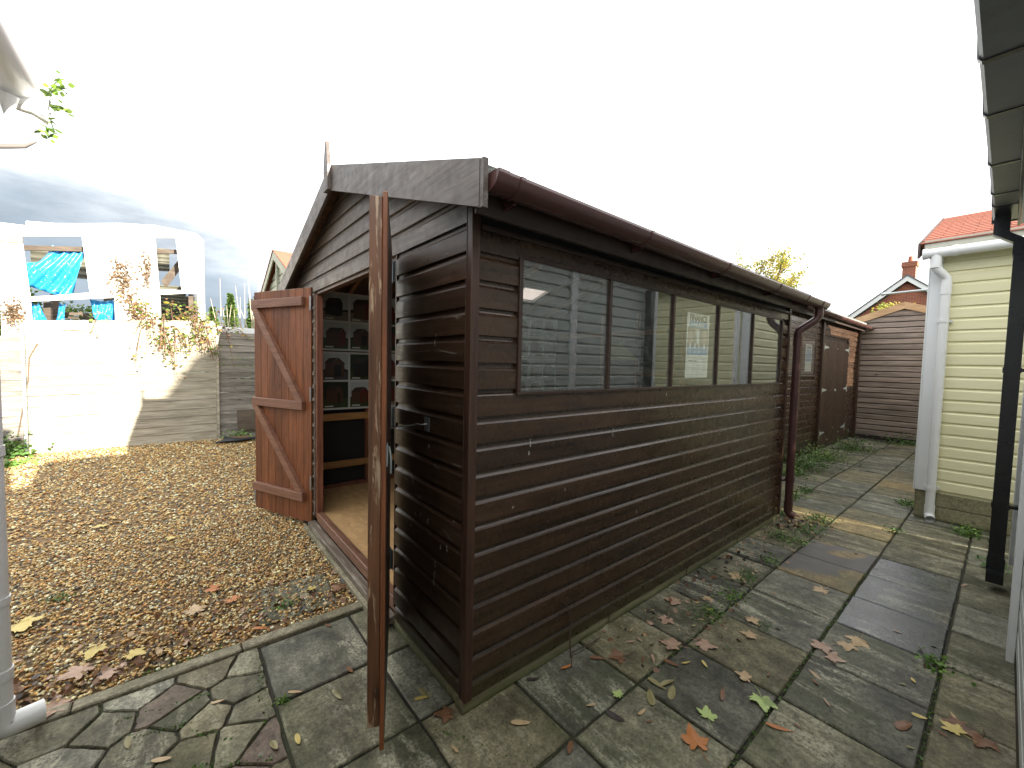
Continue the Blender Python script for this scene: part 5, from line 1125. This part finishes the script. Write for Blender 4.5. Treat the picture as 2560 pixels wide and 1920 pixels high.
for a, b in ((HY-hw-.3, HY), (HY, HY+hw+.3)):
    barge(a, b, 'bargeboard', hs, HX-.25, HX-.2, ht, .27, mat['white_board'])
    MB().add([(x, y, ht(y)+d) for x in (HX-.28, HX+8) for y in (a, b) for d in (.0, .09)], [(0, 1, 3, 2), (4, 6, 7, 5), (0, 2, 6, 4), (1, 5, 7, 3), (0, 4, 5, 1), (2, 3, 7, 6)]).build('roof', plain('slate', (.10, .11, .12), .6), hs)
ch_ = MB().box(HX+.1, HX+.75, HY-.27, HY+.27, 5.8, 7.35).build('chimney', mat['brick'], hs); MB().box(HX+.06, HX+.79, HY-.32, HY+.32, 7.351, 7.62).build('chimney_cap', mat['brick'], ch_)
MB().tube([(HX+.4, HY, 7.6), (HX+.4, HY, 7.95)], .09, 10, radii=[.11, .09]).build('chimney_pot', plain('terracotta', (.32, .10, .06), .8), ch_)
# shrub tuft and pole behind the pinkish shed
bush('shrub', 'bright yellow green shrub tuft peeping over the tan bargeboard', 'shrub', (15.5, .95, 3.1), (.5, .45, .55), 900, .08, [FG[4], FG[2], fol('foliage_lime', (.5, .5, .1))], 61)
bush('shrub', 'small yellow shrub sprig right of the larger tuft over the bargeboard', 'shrub', (15.5, .35, 3.25), (.22, .2, .3), 260, .08, [FG[4], FG[2]], 62)
pl_ = thing('grey_pole', 'grey metal pole lying level across posts above the rear shed roof', 'pole', (0, 0, 0))
MB().tube([(14.6, .92, 3.78), (14.6, -.9, 3.83)], .028, 10).build('pole_tube', mat['zinc'], pl_); MB().tube([(14.6, .95, 3.78), (14.6, .88, 3.782)], .042, 10).build('pole_end', mat['zinc'], pl_)
MB().cbox(14.62, 14.74, -.47, -.33, 0, 3.95, .01).build('support_post', mat['grey_fence'], pl_); MB().cbox(14.56, 14.62, -.44, -.40, 0, 3.97, .006).build('support_batten', mat['white_board'], pl_)
# hedges that close the view sideways, out of frame and behind
hd = [((-7, 20, 0), 'far')]

# ------------------------------------------------------------------ sprig and wire at top left
sp = thing('leaf_sprig', 'green climber sprig hanging round the white gutter outlet at top left', 'climber', (0, 0, 0)); rn = random.Random(3); mb = MB(); pts = []
for (a, b) in (((-1.345, .95, 2.59), (-1.29, .95, 2.63)), ((-1.34, .95, 2.60), (-1.305, .95, 2.66)), ((-1.34, .95, 2.55), (-1.285, .96, 2.545)), ((-1.35, .94, 2.52), (-1.33, .95, 2.45)), ((-1.35, .94, 2.46), (-1.345, .95, 2.42))):
    a = Vector(a); b = Vector(b); mb.tube([a, a.lerp(b, .5)+Vector((0, 0, .01)), b], .002, 5)
    for q in range(13): p = a.lerp(b, rn.uniform(.1, 1.05)); pts.append((p.x+rn.gauss(0, .008), p.y+rn.gauss(0, .008), p.z+rn.gauss(0, .008)))
mb.build('stem', FG[1], sp); leaves_mesh('foliage', pts, .024, [FG[0], FG[2], fol('foliage_fresh', (.30, .50, .08))], seed=3, parent=sp)
o = MB().tube([(-1.62, .9, 2.30), (-1.50, .9, 2.32), (-1.45, .9, 2.335), (-1.40, .9, 2.352), (-1.368, .9, 2.38)], .007, 6, radii=[.008, .008, .008, .007, .002]).build('bare_twig', plain('twig_grey', (.16, .14, .13), .8)); tag(o, 'bare grey twig poking in under the white gutter at left', 'twig')

# ------------------------------------------------------------------ fallen leaves
def maple_pts():
    P = []; lobes = [(-125, .55), (-65, .82), (0, 1.0), (65, .82), (125, .55)]
    P.append((0, -.12))
    for i, (a, L) in enumerate(lobes):
        a = R_(a)
        for da, f in ((-.40, .66), (-.28, .84), (-.21, .78), (-.12, .93), (0, 1.0), (.12, .93), (.21, .78), (.28, .84), (.40, .66)):
            P.append((math.sin(a+da)*L*f, math.cos(a+da)*L*f))
        if i < 4:
            m_ = R_((lobes[i][0]+lobes[i+1][0])/2); P.append((math.sin(m_)*.56, math.cos(m_)*.56))
    return P
def oval_pts(w=.28): return [(w*math.sin(t)*(1-.25*math.cos(t)), -math.cos(t)) for t in [k*math.pi/7 for k in range(14)]]
def leaf_mesh(kind, size, mt, seed, stem=True):
    r = random.Random(seed); P = maple_pts() if kind == 'maple' else oval_pts(r.uniform(.24, .36)); mb = MB()
    if kind == 'maple': P = [(x*r.uniform(.85, 1.12), y*r.uniform(.85, 1.12)) for x, y in P]
    cu1, cu2 = r.uniform(-.15, .25), r.uniform(-.15, .2); tw = r.uniform(-.15, .15)
    z = lambda x, y: abs(x)*cu1+y*y*cu2*.6+x*y*tw+.02*math.sin(x*9+seed)
    vv = [(x*size, y*size, z(x, y)*size) for x, y in P]; c = (0, 0, 0); n = len(vv)
    # fan with an inner ring for shading relief
    inner = [(x*.5*size, y*.5*size, (z(x*.5, y*.5)+.015)*size) for x, y in P]
    mb.add(vv+inner+[(0, 0, .01*size)], [(i, (i+1) % n, n+(i+1) % n, n+i) for i in range(n)]+[(n+i, n+(i+1) % n, 2*n) for i in range(n)])
    if stem:
        mb.tube([(0, -.08*size, .004*size), (.05*size, -.55*size if kind == 'maple' else -1.15*size, .05*size), (.18*size, -1.0*size if kind == 'maple' else -1.35*size, .02*size)], .018*size, 4, cap=False)
    zm = min(v[2] for v in mb.v); mb.v = [(a, b, c_-zm) for a, b, c_ in mb.v]
    return mb.mesh('fallen_leaf', mt, recalc=False)
LV = mat['leaf']
big = [ # x, y, size, colour, kind, rot, label
 (1.191, -.35, .062, 'pink', 'maple', 20, 'large pinkish tan maple leaf overlapping another on the slab joint'), (1.333, -.436, .060, 'pink', 'maple', 200, 'large flat pinkish maple leaf with long stalk at mid patio'),
 (.688, -.724, .058, 'orange', 'maple', -40, 'bright orange lobed leaf near the bottom of the photo'), (.866, -.688, .044, 'green', 'maple', -60, 'small pale green maple leaf right of the orange one'),
 (1.165, -.807, .060, 'green', 'maple', 120, 'largest pale green maple leaf with upright stalk on a slab joint'), (.645, -.368, .030, 'green', 'maple', 10, 'tiny fresh green leaf lying on the joint near the shed'),
 (2.606, -.702, .055, 'tan', 'maple', 60, 'golden tan maple leaf on the dry slab left of the wet slabs'), (2.312, -.22, .062, 'tan', 'maple', 170, 'golden maple leaf with a tall stalk beside the shed base'),
 (2.099, -1.003, .060, 'tan', 'maple', 80, 'tan maple leaf at the edge of the wettest slab'), (1.61, -.13, .062, 'pink', 'maple', 30, 'pale pink maple leaf close to the shed bearer'),
 (1.38, -.196, .048, 'pink', 'maple', 100, 'pink-brown maple leaf midway along the shed base'), (1.827, -.251, .038, 'tan', 'maple', 70, 'small cream maple leaf beside the weed clump'),
 (1.806, -.523, .050, 'tan', 'maple', 150, 'tan crinkled maple leaf below the weed clump'), (1.641, -.592, .052, 'tan', 'maple', 15, 'tan maple leaf on the slab with the pale streaks'),
 (1.872, -.884, .062, 'pink', 'maple', 50, 'dusty pink maple leaf on the joint, upper of two'), (1.797, -.93, .052, 'pink', 'maple', 190, 'dusty pink maple leaf on the joint, lower of two'),
 (2.001, -.967, .052, 'tan', 'maple', 100, 'torn tan maple leaf beside a dark curled leaf'), (1.259, -.704, .042, 'tan', 'maple', 10, 'orange tan maple leaf on the joint above the pale green leaf'),
 (1.704, -1.487, .060, 'brown', 'maple', 80, 'dark red-brown maple leaf at the lower right wall foot'), (1.669, -1.414, .045, 'yellow', 'maple', -30, 'pale yellow maple leaf above the dark red-brown one'),
 (1.736, -1.428, .050, 'brown', 'maple', 30, 'folded brown maple leaf behind the pale yellow leaf'), (1.056, -.91, .045, 'orange', 'oval', 30, 'narrow ragged orange leaf below the large pale green leaf'),
 (1.522, -1.26, .050, 'brown', 'oval', 70, 'long rust brown leaf near the lower right joint'), (.868, -.212, .050, 'brown', 'maple', 60, 'brown maple leaf lying below the second bearer gap'),
 (.759, -.142, .036, 'brown', 'oval', 40, 'curled brown leaf with twig near the first bearer'), (.579, -.085, .030, 'orange', 'oval', 75, 'rounded orange-brown leaf near the shed corner'),
 (.175, -.187, .040, 'tan', 'oval', 50, 'single tan oval leaf in front of the shed corner'), (.531, -.427, .042, 'dark', 'oval', 15, 'almost black pointed leaf on the slab'),
 (.649, -.488, .028, 'tan', 'oval', 90, 'small orange tan leaf beside the black pointed leaf'), (.384, -.036, .032, 'dark', 'oval', 60, 'black wet leaf tucked against the bearer'),
 (-.055, .046, .045, 'brown', 'maple', 60, 'dark red-brown crumpled leaf at the corner of the shed'), (-.412, .464, .040, 'olive', 'oval', 10, 'pale oval leaf left of the door leaf bottom'),
 (-.562, .600, .030, 'tan', 'oval', 60, 'narrow tan leaf on the joint of the front slabs'), (-.791, 1.861, .050, 'orange', 'maple', 90, 'orange leaf on the gravel, upper of two'), (-.704, 1.643, .050, 'orange', 'maple', 60, 'orange leaf on the gravel, lower of two'),
 (-1.696, 2.074, .095, 'yellow', 'maple', 200, 'large yellow tan leaf with a long stalk on the gravel by the white pipe'), (-1.177, 1.374, .055, 'yellow', 'maple', 240, 'butter yellow maple leaf on the gravel edge'), (-1.329, 1.54, .060, 'yellow', 'maple', 160, 'yellow leaf on gravel next to the pinkish leaves'),
 (-1.404, 1.15, .085, 'pink', 'maple', 80, 'big pinkish brown leaf against the concrete edging'), (-1.355, 1.374, .070, 'pink', 'maple', 110, 'pinkish brown leaf on dark gravel near the edging'), (-1.239, 1.256, .060, 'pink', 'maple', 30, 'brown pink leaf lying over the edging end'),
 (-1.521, 3.693, .06, 'yellow', 'maple', 10, 'faded yellow leaf far out on the gravel'), (-1.01, 3.02, .05, 'yellow', 'maple', 60, 'small yellow leaf on the open gravel'), (-.901, 1.631, .06, 'tan', 'maple', 10, 'flat tan leaf beside the buried slab'), (-.128, 1.358, .060, 'brown', 'maple', 20, 'crumpled dark leaf beside the door sill'),
 (-.277, 1.471, .032, 'yellow', 'maple', 20, 'small bright yellow leaf next to the sill'), (-1.152, .731, .030, 'olive', 'oval', 5, 'olive grey oval leaf on the crazy paving'), (-.851, .756, .025, 'tan', 'oval', 70, 'plump tan leaf on the crazy paving joint'), (-1.044, .558, .035, 'tan', 'oval', 55, 'tan leaf on the lowest crazy paving stone'),
 (-.619, 1.209, .04, 'orange', 'oval', 60, 'rust orange leaf on the gravel edge'), (-.299, 1.022, .026, 'brown', 'oval', 20, 'small red-brown leaf on the front slab'), (-.105, .2, .034, 'yellow', 'oval', 60, 'small yellow leaf by the foot of the shed front'), (-.085, .22, .036, 'olive', 'oval', 5, 'dull green leaf next to the small yellow leaf'),
 (.856, -.439, .045, 'olive', 'oval', 5, 'upright olive leaflet of the spread leaf cluster'), (.758, -.467, .048, 'olive', 'oval', 130, 'long olive leaflet at the lower left of the cluster'), (.90, -.47, .045, 'olive', 'oval', 75, 'olive leaflet at the right of the leaf cluster'), (.864, -.515, .045, 'olive', 'oval', 110, 'lowest olive leaflet of the leaf cluster'),
 (1.052, -.674, .042, 'brown', 'oval', 110, 'thin brown leaf alone on its slab'), (1.048, -.408, .040, 'brown', 'oval', 10, 'purple brown oval leaf under the pink pair'), (1.112, -.457, .024, 'yellow', 'oval', 60, 'tiny lemon yellow leaf on a slab, nearest the pink pair')]
for i, (x, y, s, c, kd, rot_, lab) in enumerate(big):
    s *= 1.38 if kd == 'maple' else 1.08
    o = link('fallen_leaf', leaf_mesh(kd, s, LV[c], i), None, (x, y, .004 if y < 1.2 else .016), (R_(random.uniform(-6, 6)), R_(random.uniform(-6, 6)), R_(rot_))); tag(o, lab, 'leaf', 'fallen leaves on the patio and gravel')
small = [(.493, -.32), (.630, -.538), (1.014, -.174), (1.716, -.222), (2.199, -.079), (1.607, -.435), (1.112, -.117), (1.141, -.19), (1.072, -.195), (1.182, -.525), (1.161, -.781), (.258, -.404), (-.119, -.116), (1.134, -.964), (1.4, -1.006), (1.645, -1.298), (1.394, -1.296), (1.599, -1.377), (1.774, -1.399), (2.122, -1.274), (2.402, -1.126), (1.928, -1.248), (1.85, -1.218), (1.509, -.935), (1.567, -.917), (1.373, -.766), (3.558, -1.349), (-.609, .324), (-.69, .353), (-.314, .582), (1.55, -.33), (1.5, -.40), (1.62, -.36), (1.70, -.31), (1.45, -.33), (1.9, -.40), (2.0, -.32), (3.0, -.2), (3.3, -.1), (3.6, -.16), (3.75, -.25), (3.5, -.33), (3.9, -.2), (.95, -.30), (1.0, -.33)]
sm_ = [leaf_mesh('oval', .024, LV[c], 100+i, False) for i, c in enumerate(('tan', 'brown', 'pink', 'yellow', 'olive', 'brown'))]
for i, (x, y) in enumerate(small):
    o = link('fallen_leaf', sm_[i % 6], None, (x, y, .006), (R_(random.uniform(-12, 12)), R_(random.uniform(-12, 12)), random.uniform(0, 6.28))); o.scale = [random.uniform(.6, 1.35)]*3
    tag(o, 'small dry oval leaf, thumbnail sized, scattered on the grey slabs', 'leaf', 'small dry leaves on the slabs')
# litter too small to count: on gravel edge, beside shed
n = 420; r = np.random.default_rng(77)
P = np.concatenate([np.stack([r.uniform(-1.7, -.1, 230), 1.2+np.abs(r.normal(0, .25, 230)), np.full(230, .016)], 1), np.stack([r.uniform(.9, 4.3, 190), -.02-np.abs(r.normal(0, .22, 190)), np.full(190, .004)], 1), np.stack([r.normal(3.95, .2, 110), r.normal(-.18, .1, 110), np.full(110, .006)], 1)])
P = np.concatenate([P, np.stack([r.uniform(-1.7, -.9, 90), 1.2+np.abs(r.normal(0, .14, 90)), np.full(90, .018)], 1)])
lt = leaves_mesh('leaf_litter', P, .034, [LV['brown'], LV['pink'], LV['dark'], LV['tan'], LV['brown']], 'oval', 78); tag(lt, 'crumbled brown leaf litter along the gravel edge and the shed foot', 'leaf litter', kind='stuff')
# weeds
W_ = [(1.977, -.342, .13, 170, .024, 'bushy green weed in the slab joint beside the golden leaf'), (2.331, -.30, .10, 110, .024, 'sprawling weed between slabs near the bearer gap'), (1.644, -.341, .12, 170, .022, 'dense weed clump nearest the camera on the patio'), (1.78, -.60, .06, 60, .016, 'thin weed line in a joint right of the dense clump'),
 (2.782, -.307, .09, 80, .028, 'grassy weed at the corner of the ochre slab'), (3.388, -.182, .13, 190, .026, 'wide low weed beside the shed, left one of a pair'), (3.412, -.319, .13, 170, .026, 'wide low weed beside the shed, right one of a pair'), (3.795, -.312, .14, 150, .032, 'grassy weed in front of the brown pipe shoe'),
 (4.232, -.304, .16, 170, .034, 'bright green weed tuft right of the brown pipe'), (4.133, .035, .12, 120, .034, 'sunlit weed tuft behind the brown pipe'), (4.963, .136, .15, 130, .036, 'weed tuft on the path beyond the brown pipe'), (5.377, .130, .12, 100, .036, 'small weed on the joint beyond the brown pipe'),
 (5.038, -1.30, .16, 190, .034, 'leafy weed at the foot of the cream room'), (4.179, -1.48, .14, 110, .034, 'green weed behind the black square pipe'), (5.75, -.80, .14, 120, .036, 'weed by the cream room base post'), (4.5, -.83, .10, 60, .03, 'weed sprigs on the joint by the ochre slabs'), (2.174, -1.30, .10, 50, .045, 'grey green sprig of long leaves at the wall foot')]
for i, (x, y, rd, n, s, lab) in enumerate(W_): tag(weedclump('weed', lab, 'weed', (x, y), rd, n, s, 200+i, i % 2 == 0, .8), None, None, 'weeds in the patio joints')
for i, (x, y, rd, n, lab) in enumerate(((6.9, .55, .42, 520, 'broad leafy weed bank against the second shed, nearest part'), (7.9, .55, .45, 600, 'broad leafy weed bank before the post of the second shed'), (9.5, .45, .5, 520, 'flat green weed patch below the far double doors'), (6.2, .5, .3, 260, 'trailing weeds where the second shed starts'), (11.3, -.1, .4, 240, 'weeds along the foot of the grey-pink shed'))):
    tag(weedclump('weed', lab, 'weed', (x, y), rd, n, .045, 300+i, i % 2 == 1, .9), None, None, 'weeds along the far path')
tag(weedclump('weed', 'small fresh green seedling in the joint of the front slabs', 'weed', (-.626, .575), .03, 26, .022, 330, True), None, None, 'weeds in the patio joints')
tag(weedclump('weed', 'low ferny weed on the buried slab in the gravel', 'weed', (-.46, 1.40), .08, 60, .022, 331, True, .5), None, None, 'weeds in the gravel')
tag(weedclump('weed', 'green sprig in the gravel left of the buried slab', 'weed', (-1.586, 2.338), .07, 50, .022, 332, False, .5), None, None, 'weeds in the gravel')
# moss in joints
r = np.random.default_rng(5); P = []
for (x0, y0, x1, y1, n, sp_) in ((-1.15, 1.18, -.8, 1.17, 260, .02), (.3, -.853, 1.3, -.853, 120, .006), (1.3, -.853, 3.2, -.85, 260, .006), (.8, -.375, 1.9, -.375, 90, .006), (1.25, -.4, 1.75, -.84, 80, .006), (-1.2, .9, -.85, .84, 90, .006), (-1.2, .78, -.95, .7, 90, .006), (-.66, .95, -.7, .5, 90, .007), (-.95, .45, -.7, .3, 90, .006), (-.95, .66, -.83, .5, 60, .006), (1.3, -1.33, 2.2, -1.33, 120, .006), (-.15, .05, .1, -.37, 50, .006), (4.2, -.84, 9, -.84, 200, .01), (4.2, -.36, 9, -.36, 200, .01)):
    t = r.uniform(0, 1, n); P.append(np.stack([x0+(x1-x0)*t+r.normal(0, sp_, n), y0+(y1-y0)*t+r.normal(0, sp_, n), r.uniform(-.010, .002, n)], 1))
mo = leaves_mesh('moss', np.concatenate(P), .012, [mat['moss'], mat['weed']], 'oval', 6); tag(mo, 'green moss filling joints between the slabs and edging', 'moss', kind='stuff')
# dead stalk against shed
o = MB().tube([(.64, -.06, .01), (.66, -.03, .10), (.69, -.012, .17), (.66, -.01, .26), (.60, -.008, .32)], .003, 5, radii=[.004, .004, .0035, .003, .0015]).tube([(.60, -.10, .005), (.66, -.05, .03), (.80, -.06, .02), (.9, -.05, .012)], .003, 5).build('dead_stalk', plain('stalk', (.07, .045, .035), .8)); tag(o, 'thin dead stalk standing against the lowest shiplap boards', 'stalk')
